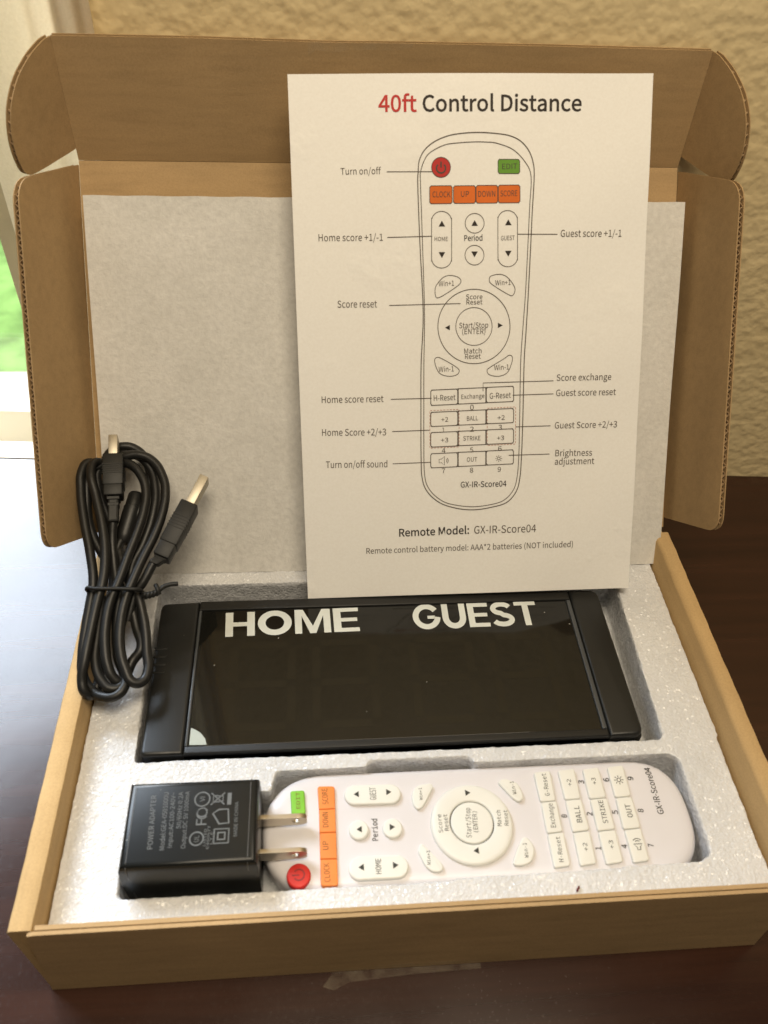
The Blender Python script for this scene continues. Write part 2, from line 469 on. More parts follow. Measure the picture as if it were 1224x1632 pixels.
# ================================================================== cardboard box
boxo = thing('cardboard_box', (135, 85, 0), 'open brown corrugated mailer box with its lid tipped back against the wall', 'box')
KB = [M['kraft'], M['kraft_edge']]
FF = Frame((0, 0, 0), X, Z, -Y)             # front panel frame, n towards the viewer
bm = bmesh.new()
fp = [(1.2, .2), (268.8, .2), (264.5, 56.6), (262, 57), (8.6, 57), (6.6, 56.4)]
prism(bm, fp, FF, -1.25, 0); prism(bm, [(8.6, 3.2), (261.8, 3.2), (261.8, 56.7), (8.6, 56.7)], FF, -3.2, -1.75)
prism(bm, outset([(8.6, 3.2), (261.8, 3.2), (261.8, 56.2), (8.6, 56.2)], -.8), FF, -1.74, -1.26, mat=1)
link('front_panel', bm, KB, boxo)
def side_wall(prof, tab):
    b = bmesh.new(); FY = Frame((0, 0, 0), X, Z, Y)
    n = 40
    rings = []
    for k in range(n + 1):
        y = 1.6 + k * (169 - 1.6) / n
        w = .18 * math.sin(k * 1.9) + .12 * math.sin(k * .7 + 1)
        rings.append([FY(x, z + (w if z > 52 else 0), y) for x, z in prof])
    loft(b, rings)
    prism(b, tab, FY, 1.7, 3.0)
    return b
left = [(0, .2), (0, 55.6), (.5, 56.6), (1.5, 57), (6.6, 56.9), (7.6, 56.5), (8.1, 55.4), (8.1, 3.2), (5.3, 3.2), (5.3, 54.2), (2.8, 54.2), (2.8, .2)]
right = [(270, .2), (272.4, 55.6), (272, 56.7), (271, 57), (266.6, 56.8), (265.6, 56.2), (265, 55.2), (262.6, 3.2), (265, 3.2), (267.6, 54), (269.4, 54), (267.2, .2)]
link('side_wall', side_wall(left, [(.3, .4), (3.4, .4), (6.9, 54), (.3, 54)]), [M['kraft_wall'], M['kraft_edge']], boxo, smooth=40)
link('side_wall', side_wall(right, [(266.5, .4), (269.6, .4), (271.8, 54), (266.6, 54)]), [M['kraft_wall'], M['kraft_edge']], boxo, smooth=40)
bm = bmesh.new(); prism(bm, [(1, .2), (269, .2), (269, 56.8), (1, 56.8)], Frame((0, 169.2, 0), X, Z, -Y), -2.8, 0)
link('back_panel', bm, KB, boxo)
bm = bmesh.new(); box(bm, 3, 267, 3.4, 169, .3, 3, .2); link('bottom_panel', bm, KB, boxo)
# lid
LO = Vector((.7, 172.2, 57)); UP = Vector((0, 101.0, 134.6)); LL = UP.length
FL = Frame(LO, X, UP)                        # n = towards viewer
bm = bmesh.new(); board(bm, [(.3, .3), (269.7, .3), (269.7, LL), (.3, LL)], FL)
lid = link('lid', bm, KB, boxo)
def flap(F, poly, name, parent):
    t = 2.6; b = bmesh.new()
    prism(b, poly, F, -.45, 0); prism(b, poly, F, -t, -t + .45)
    # the fluting between the liners: slanted webs that run out to the cut edge
    v0, v1 = min(p[1] for p in poly) + 1.5, max(p[1] for p in poly) - 1.5
    k, v = 0, v0
    while v < v1:
        def reach(q):
            w = [p0[0] + (p1[0] - p0[0]) * (q - p0[1]) / (p1[1] - p0[1]) for p0, p1 in zip(poly, poly[1:] + poly[:1]) if (p0[1] - q) * (p1[1] - q) < 0]
            return max(w) if w else 0
        e = min(reach(v - .2), reach(v + 1.1), reach(v + 2.3)) - .45
        if e > 2:
            s0, s1 = (0, 1.7) if k % 2 == 0 else (1.7, 0)
            sec = [(v + s0, -.46), (v + s0 + .4, -.46), (v + s1 + .4, -t + .46), (v + s1, -t + .46)]
            loft(b, [[F(.4, a, c) for a, c in sec], [F(e, a, c) for a, c in sec]], mat=1)
        v += 1.85; k += 1
    return link(name, b, KB, parent)
phi = 1.33; out = -X * math.cos(phi) + FL.n * math.sin(phi)
F1 = Frame(FL(0, 0, .2), out, UP, X * math.sin(phi) + FL.n * math.cos(phi))
flap(F1, rounded([(-.5, 4.2), (43.6, 3.6), (46.6, 149), (-.5, 166.6)], [.6, 8, 9, .6]), 'side_flap', lid)
phi = 1.44; out = X * math.cos(phi) + FL.n * math.sin(phi)
F2 = Frame(FL(270, 0, .2), out, UP, -X * math.sin(phi) + FL.n * math.cos(phi))
flap(F2, rounded([(-.5, 5), (43.4, 4.6), (47, 150.5), (-.5, 166.6)], [.6, 8, 9, .6]), 'side_flap', lid)
TO = FL(0, LL - .25, 0); FT = Frame(TO, X, (0, -.026, 1))
bm = bmesh.new()
board(bm, [(.3, .4), (269.7, .4), (269.7, 49.4), (200, 49.7), (140, 49.5), (110, 49.1), (60, 49.6), (.3, 49.4)], FT)
tuck = link('tuck_flap', bm, KB, lid)
dust = rounded([(-.5, 5.2), (4, 5.0), (22, 4.4), (30.5, 4.8), (32.6, 14), (32.2, 22), (29, 31.5), (22, 40), (12, 46), (3.5, 48.8), (-.5, 49.2)], [.5, 1, 4, 5, 4, 4, 5, 5, 5, 1, .4], 4)
phi = 1.08; out = -X * math.cos(phi) + FT.n * math.sin(phi)
b1 = flap(Frame(FT(0, 0, .2), out, FT.v, X * math.sin(phi) + FT.n * math.cos(phi)), dust, 'dust_flap', lid)
phi = 1.2; out = X * math.cos(phi) + FT.n * math.sin(phi)
b2 = flap(Frame(FT(270, 0, .2), out, FT.v, -X * math.sin(phi) + FT.n * math.cos(phi)), dust, 'dust_flap', lid)
# scraps of tape
bm = bmesh.new()
pts = [(101, 44.2), (104, 46.2), (112, 45.6), (118, 46.6), (127, 46.9), (136, 46.6), (143, 48.3), (144, 49.6), (101, 49.6)]
prism(bm, pts, FT, .15, .3); link('tape', bm, M['tape'], boxo)
bm = bmesh.new()
prism(bm, [(103, .6), (160, .6), (160, 4.6), (150, 4.2), (132, 4.9), (118, 3.6), (104, 3.0)], FF, .15, .3)
prism(bm, [(100, -5), (104, -6.4), (110, -4), (135, -2.6), (160, -2.2), (160, -.3), (104, -.3)], Frame((0, 0, 0), X, Y, Z), .5, .7)
link('tape', bm, M['tape'], boxo)

# ================================================================== foam tray
tray = None
def foam_slab(outer, holes, z0, z1):
    cu = bpy.data.curves.new('t', 'CURVE'); cu.dimensions = '2D'; cu.fill_mode = 'BOTH'; cu.extrude = (z1 - z0) / 2
    for poly in [outer] + holes:
        sp = cu.splines.new('POLY'); sp.points.add(len(poly) - 1); sp.use_cyclic_u = True
        for q, p in zip(sp.points, poly): q.co = (p[0], p[1], 0, 1)
    b = bmesh.new(); curve_into(b, cu)
    for v in b.verts: v.co.z += (z0 + z1) / 2
    bmesh.ops.remove_doubles(b, verts=b.verts[:], dist=.01)
    bmesh.ops.recalc_face_normals(b, faces=b.faces[:])
    return b
outer = rounded([(8.6, 3.6), (262.4, 3.6), (264.0, 168.6), (8.6, 168.6)], 2)
sb_hole = rounded([(29.2, 65.0), (240, 66.0), (242.6, 152.6), (28, 153.6)], 2)
rm_hole = rounded([(30.6, 14.4), (60, 14.3), (120, 14.6), (190, 15.6), (239, 16.6), (243.2, 19), (243.4, 56.4), (240, 58.8), (160.6, 58.8), (160.2, 61.2), (119.6, 61.4), (119.2, 59.0), (84, 58.8), (82, 50.8), (30.8, 50.6)], 1.2)
bm = foam_slab(outer, [sb_hole, rm_hole], 22, 45)
box(bm, 8.7, 262.3, 3.7, 168.5, 3.3, 25, 0)
tray = solo(link('foam_tray', bm, M['foam'], base=(135, 85, 3)), 'thick white beaded foam insert filling the box, cut out for the devices', 'foam tray')
rmod = tray.modifiers.new('beads', 'REMESH'); rmod.mode = 'VOXEL'; rmod.voxel_size = .0010; rmod.use_smooth_shade = True
tex = bpy.data.textures.new('beads', 'VORONOI'); tex.noise_scale = .0022; tex.noise_intensity = 1.0
dm = tray.modifiers.new('grain', 'DISPLACE'); dm.texture = tex; dm.texture_coords = 'LOCAL'; dm.strength = -.00045; dm.mid_level = .3
tx2 = bpy.data.textures.new('waves', 'CLOUDS'); tx2.noise_scale = .014
d2 = tray.modifiers.new('sag', 'DISPLACE'); d2.texture = tx2; d2.texture_coords = 'LOCAL'; d2.strength = .0008; d2.mid_level = .5

# ================================================================== thin foam sheet against the lid
FS = Frame([4.51,161.29,45.0], [0.99996,-0.00938,0.00114], [0.00413,0.5425,0.84005])
bm = bmesh.new()
W_, H_ = 262.79, 167.36
nx, ny = 60, 40
def sheet_pt(i, j, c):
    u, v = W_ * i / nx, H_ * j / ny
    e = .12 * math.sin(i * 1.3) * (1 if j in (0, ny) else 0)
    return FS(u, v + e, c + .35 * math.sin(u * .05 + 1) * math.sin(v * .06))
grid = {}
for c in (0, 1):
    for i in range(nx + 1):
        for j in range(ny + 1): grid[c, i, j] = bm.verts.new(sheet_pt(i, j, -2.3 * c))
for i in range(nx):
    for j in range(ny):
        bm.faces.new((grid[0, i, j], grid[0, i + 1, j], grid[0, i + 1, j + 1], grid[0, i, j + 1]))
        bm.faces.new((grid[1, i, j], grid[1, i, j + 1], grid[1, i + 1, j + 1], grid[1, i + 1, j]))
for i in range(nx):
    bm.faces.new((grid[0, i, 0], grid[1, i, 0], grid[1, i + 1, 0], grid[0, i + 1, 0])); bm.faces.new((grid[0, i, ny], grid[0, i + 1, ny], grid[1, i + 1, ny], grid[1, i, ny]))
for j in range(ny):
    bm.faces.new((grid[0, 0, j], grid[0, 0, j + 1], grid[1, 0, j + 1], grid[1, 0, j])); bm.faces.new((grid[0, nx, j], grid[1, nx, j], grid[1, nx, j + 1], grid[0, nx, j + 1]))
solo(link('foam_sheet', bm, M['sheet'], base=FS(131, 0, 0), smooth=40), 'thin pale foam sheet leaning inside the tipped back lid behind the paper', 'foam sheet')

# ================================================================== scoreboard
sb = thing('scoreboard', (131, 104, 25), 'black tabletop scoreboard lettered HOME and GUEST lying in the foam', 'scoreboard')
bm = bmesh.new(); box(bm, 31.2, 231.6, 66.8, 142.4, 26, 45.6, .8); link('housing', bm, M['black_plastic'], sb, smooth=40)
FX = Frame((0, 0, 0), X, Y, Z)
bm = bmesh.new()
pillow(bm, rounded([(31, 66.6), (47.6, 66.6), (47.6, 142.2), (30.6, 141.6)], [2.5, 0, 0, 3.2]), FX, 27, 47.3, 1.6)
capl = link('end_cap', bm, M['black_cap'], sb, smooth=35)
bm = bmesh.new()
for x0, y0, x1, y1 in ((30.2, 116.7, 36.2, 117.0), (30.2, 112.6, 36.2, 112.9), (30.2, 108.6, 36.2, 108.9), (30.2, 104.6, 36.2, 104.9)):
    box(bm, x0 + .5, x1, y0 - .55, y0 + .55, 46.9, 47.55, .15)
link('vent_rib', bm, M['black_cap'], capl)
bm = bmesh.new()
pillow(bm, rounded([(217.8, 66.6), (232, 66.6), (231.6, 142.6), (217.8, 142.6)], [0, 4.5, 4.5, 0]), FX, 27, 47.3, 1.6)
link('end_cap', bm, M['black_cap'], sb, smooth=35)
bm = bmesh.new()
pillow(bm, [(47.8, 66.8), (217.6, 66.8), (217.6, 70.2), (47.8, 70.2)], FX, 30, 47.0, .7); link('rail', bm, M['black_plastic'], sb, smooth=35)
bm = bmesh.new()
pillow(bm, [(47.8, 137.2), (217.6, 137.2), (217.6, 142.4), (47.8, 142.4)], FX, 30, 47.0, .7); link('rail', bm, M['black_plastic'], sb, smooth=35)
bm = bmesh.new()
pillow(bm, [(215.6, 70.3), (217.6, 70.3), (217.6, 137.1), (215.6, 137.1)], FX, 30, 46.9, .5)
M['groove'] = plain('grey_groove', (.05, .055, .06), .3, .5)
link('groove_trim', bm, M['groove'], sb, smooth=35)
bm = bmesh.new(); pillow(bm, [(47.8, 70.3), (49.0, 70.3), (49.0, 137.1), (47.8, 137.1)], FX, 30, 46.9, .4)
link('groove_trim', bm, M['groove'], sb, smooth=35)
bm = bmesh.new(); box(bm, 49.2, 215.4, 70.4, 137.0, 40, 46.1, .05)
scr = link('screen', bm, M['screen'], sb)
fz = lambda z: (lambda u, v: Vector((u, v, z)))
M['digit'] = plain('unlit_digit', (.0098, .0093, .0072), .07, .42)
for x0 in (64, 99, 141, 176):
    bm = bmesh.new(); f = fz(46.13)
    for x, y, w, h in ((3, 40, 20, 3.4), (3, 20, 20, 3.4), (3, 0, 20, 3.4), (-1, 3.6, 3.4, 16), (-1, 23.6, 3.4, 16), (23.6, 3.6, 3.4, 16), (23.6, 23.6, 3.4, 16)):
        fill(bm, [(x0 + x, 76 + y), (x0 + x + w, 76 + y), (x0 + x + w, 76 + y + h), (x0 + x, 76 + y + h)], f)
    link('unlit_digit', bm, M['digit'], scr, base=BASE[sb])
def big_letter(b, ch, fn):
    k = .225                                    # stem width, for a cap height of 1; returns the advance
    if ch == 'H':
        w = .86; fill(b, [(0, 0), (k, 0), (k, .41), (w - k, .41), (w - k, 0), (w, 0), (w, 1), (w - k, 1), (w - k, .58), (k, .58), (k, 1), (0, 1)], fn); return w
    if ch == 'E':
        w = .76; fill(b, [(0, 0), (w, 0), (w, .16), (k, .16), (k, .425), (w - .05, .425), (w - .05, .575), (k, .575), (k, .84), (w, .84), (w, 1), (0, 1)], fn); return w
    if ch == 'M':
        w = 1.06; fill(b, [(0, 0), (k * .92, 0), (k * .92, .74), (w / 2 - .09, 0), (w / 2 + .09, 0), (w - k * .92, .74), (w - k * .92, 0), (w, 0), (w, 1), (w - .25, 1), (w / 2, .30), (.25, 1), (0, 1)], fn); return w
    if ch == 'T':
        w = .80; fill(b, [(w / 2 - k / 2, 0), (w / 2 + k / 2, 0), (w / 2 + k / 2, .84), (w, .84), (w, 1), (0, 1), (0, .84), (w / 2 - k / 2, .84)], fn); return w
    if ch == 'O':
        w = 1.0; stroke(b, [(w / 2 + (w / 2 - k / 2) * math.cos(t), .5 + (.5 - k / 2 + .015) * math.sin(t)) for t in [2 * math.pi * i / 40 for i in range(40)]], True, k, fn, seg=9); return w
    if ch == 'U':
        w = .86; r = w / 2 - k / 2
        stroke(b, [(k / 2, 1), (k / 2, .7), (k / 2, .42)] + [(w / 2 - r * math.cos(t), .42 - .34 * math.sin(t)) for t in [math.pi * i / 16 for i in range(1, 16)]] + [(w - k / 2, .42), (w - k / 2, .7), (w - k / 2, 1)], False, k, fn, seg=9); return w
    if ch == 'G':
        w = .98; c = w / 2
        stroke(b, [(c + .40 * math.cos(t), .5 + .42 * math.sin(t)) for t in [.62 + (2 * math.pi - .92) * i / 30 for i in range(31)]] + [(c + .40, .47)], False, k * .94, fn, seg=9)
        fill(b, [(c + .03, .40), (c + .30, .40), (c + .30, .53), (c + .03, .53)], fn); return w
    if ch == 'S':
        w = .82; c = w / 2
        P = [(c + .31 * math.cos(t) , .73 + .19 * math.sin(t)) for t in [.35 + 4.2 * i / 14 for i in range(15)]]
        P += [(c + .33 * math.cos(t), .27 + .19 * math.sin(t)) for t in [1.4 - 4.2 * i / 14 for i in range(15)]]
        stroke(b, P, False, k * .88, fn, seg=9); return w
for b, x, y, w, c, a in [["HOME",60.1,122.21,59.21,13.26,0.0147],["GUEST",143.67,123.16,57.02,13.53,0.0035]]:
    adv = {'H': .86, 'O': 1.0, 'M': 1.06, 'E': .76, 'G': .98, 'U': .86, 'S': .82, 'T': .80}
    gap = .09; tot = sum(adv[ch] for ch in b) + gap * (len(b) - 1); sx = w / tot; px = 0
    bm = bmesh.new()
    for ch in b:
        def fn(u, v, px=px): return Vector((x + (px + u) * sx + v * c * (-.04 if b == 'HOME' else 0), y + .4 + v * c + math.tan(a) * (px + u) * sx, 46.22))
        px += big_letter(bm, ch, fn) + gap
    link('lettering', bm, M['white_vinyl'], sb)
bm = bmesh.new(); prism(bm, [(49.6, 70.9), (56.4, 70.7), (55.6, 73.4), (53.6, 76.0), (51.4, 77.6), (49.6, 78.4)], FX, 46.18, 46.4); link('film_corner', bm, M['film'], sb)

# ================================================================== instruction sheet
FP = Frame([96.35,142.11,47.0], [0.99952,-0.0159,0.02655], [-0.01375,0.54063,0.84115], [-0.02773,-0.84111,0.54016])
PW, PH = 148.95, 219.78
def bow(u, v):
    s = u / PW; t = v / PH
    return 2.0 * math.sin(math.pi * t) * (1 - .5 * s) + .5 * math.sin(u * .045 + v * .021 + .6) * t + .25 * math.sin(v * .09 - u * .06) * s
def pp(c): return lambda u, v: FP(u, v, bow(u, v) + c)
pap = thing('instruction_sheet', FP(PW / 2, 0, 0), 'white printed sheet headed 40ft Control Distance leaning against the open lid', 'paper')
bm = bmesh.new(); nx, ny = 30, 44; g = {}
for c in (0, 1):
    f = pp(-.12 * c)
    for i in range(nx + 1):
        for j in range(ny + 1): g[c, i, j] = bm.verts.new(f(PW * i / nx, PH * j / ny))
for i in range(nx):
    for j in range(ny):
        bm.faces.new((g[0, i, j], g[0, i + 1, j], g[0, i + 1, j + 1], g[0, i, j + 1])); bm.faces.new((g[1, i, j], g[1, i, j + 1], g[1, i + 1, j + 1], g[1, i + 1, j]))
for i in range(nx):
    bm.faces.new((g[0, i, 0], g[1, i, 0], g[1, i + 1, 0], g[0, i + 1, 0])); bm.faces.new((g[0, i, ny], g[0, i + 1, ny], g[1, i + 1, ny], g[1, i, ny]))
for j in range(ny):
    bm.faces.new((g[0, 0, j], g[0, 0, j + 1], g[1, 0, j + 1], g[1, 0, j])); bm.faces.new((g[0, nx, j], g[1, nx, j], g[1, nx, j + 1], g[0, nx, j + 1]))
link('page', bm, M['paper'], pap, smooth=60)
PMATS = [M['ink_grey'], M['ink_red'], M['ink_green'], M['ink_orange'], M['ink_dash'], M['ink']]
KI = {'k': 0, 'r': 1, 'g': 2, 'o': 3, 'd': 4}
bm = bmesh.new()
for pts, k in [[[[65.33,184.08],[65.28,183.48],[65.14,182.89],[64.9,182.32],[64.58,181.8],[64.18,181.34],[63.71,180.95],[63.19,180.64],[62.62,180.41],[62.03,180.27],[61.42,180.23],[60.8,180.28],[60.21,180.43],[59.64,180.66],[59.12,180.99],[58.66,181.39],[58.26,181.86],[57.94,182.38],[57.71,182.94],[57.57,183.54],[57.53,184.15],[57.58,184.75],[57.72,185.34],[57.96,185.9],[58.28,186.42],[58.68,186.87],[59.15,187.26],[59.67,187.58],[60.23,187.81],[60.83,187.94],[61.43,187.99],[62.04,187.93],[62.64,187.79],[63.2,187.55],[63.72,187.23],[64.19,186.83],[64.58,186.37],[64.9,185.85],[65.14,185.28],[65.28,184.69]],"r"],[[[93.05,187.03],[93.38,186.98],[93.67,186.84],[93.91,186.62],[94.06,186.35],[94.12,186.05],[94.18,182.44],[94.14,182.14],[93.99,181.87],[93.76,181.66],[93.47,181.52],[93.15,181.48],[86.17,181.53],[85.84,181.58],[85.55,181.72],[85.31,181.94],[85.16,182.22],[85.11,182.52],[85.06,186.12],[85.11,186.42],[85.25,186.69],[85.48,186.9],[85.77,187.03],[86.09,187.08]],"g"],[[[64.99,176.98],[65.31,176.93],[65.6,176.79],[65.83,176.57],[65.98,176.3],[66.03,175.99],[66.04,170.95],[65.98,170.65],[65.84,170.37],[65.6,170.16],[65.31,170.02],[64.99,169.97],[57.72,169.99],[57.4,170.04],[57.1,170.19],[56.87,170.41],[56.73,170.68],[56.68,170.99],[56.7,176.02],[56.76,176.33],[56.91,176.6],[57.14,176.81],[57.43,176.95],[57.75,176.99]],"o"],[[[74.67,176.9],[75.0,176.84],[75.29,176.7],[75.53,176.48],[75.68,176.21],[75.73,175.9],[75.76,170.98],[75.71,170.67],[75.56,170.4],[75.33,170.18],[75.04,170.05],[74.72,170.0],[67.61,170.02],[67.29,170.07],[66.99,170.21],[66.76,170.43],[66.61,170.71],[66.56,171.01],[66.56,175.93],[66.61,176.24],[66.76,176.51],[66.99,176.72],[67.28,176.86],[67.6,176.91]],"o"],[[[83.97,176.98],[84.29,176.93],[84.59,176.79],[84.82,176.57],[84.97,176.3],[85.03,175.99],[85.09,170.99],[85.04,170.68],[84.9,170.41],[84.67,170.19],[84.37,170.05],[84.05,170.01],[77.09,170.02],[76.76,170.07],[76.46,170.22],[76.23,170.44],[76.08,170.72],[76.03,171.02],[75.99,176.02],[76.04,176.32],[76.19,176.6],[76.42,176.81],[76.71,176.95],[77.03,176.99]],"o"],[[[93.28,177.03],[93.61,176.97],[93.9,176.83],[94.14,176.61],[94.3,176.34],[94.35,176.03],[94.45,171.02],[94.4,170.71],[94.25,170.44],[94.02,170.22],[93.73,170.08],[93.41,170.04],[86.37,170.05],[86.04,170.11],[85.75,170.25],[85.51,170.47],[85.36,170.75],[85.3,171.06],[85.24,176.06],[85.29,176.36],[85.43,176.64],[85.66,176.85],[85.95,176.99],[86.28,177.03]],"o"],[[[60.34,160.97],[63.08,160.94],[61.72,163.29]],"k"],[[[60.31,150.76],[63.07,150.73],[61.68,148.37]],"k"],[[[74.08,161.07],[76.83,161.04],[75.44,163.39]],"k"],[[[74.03,150.84],[76.8,150.81],[75.43,148.45]],"k"],[[[88.24,161.16],[91.01,161.13],[89.59,163.49]],"k"],[[[88.31,150.91],[91.09,150.88],[89.74,148.52]],"k"],[[[65.02,120.91],[65.02,118.64],[62.92,119.81]],"k"],[[[85.72,121.5],[85.75,119.23],[87.84,120.33]],"k"]]: fill(bm, pts, pp(.07), 5 if (k == 'k') else KI[k])
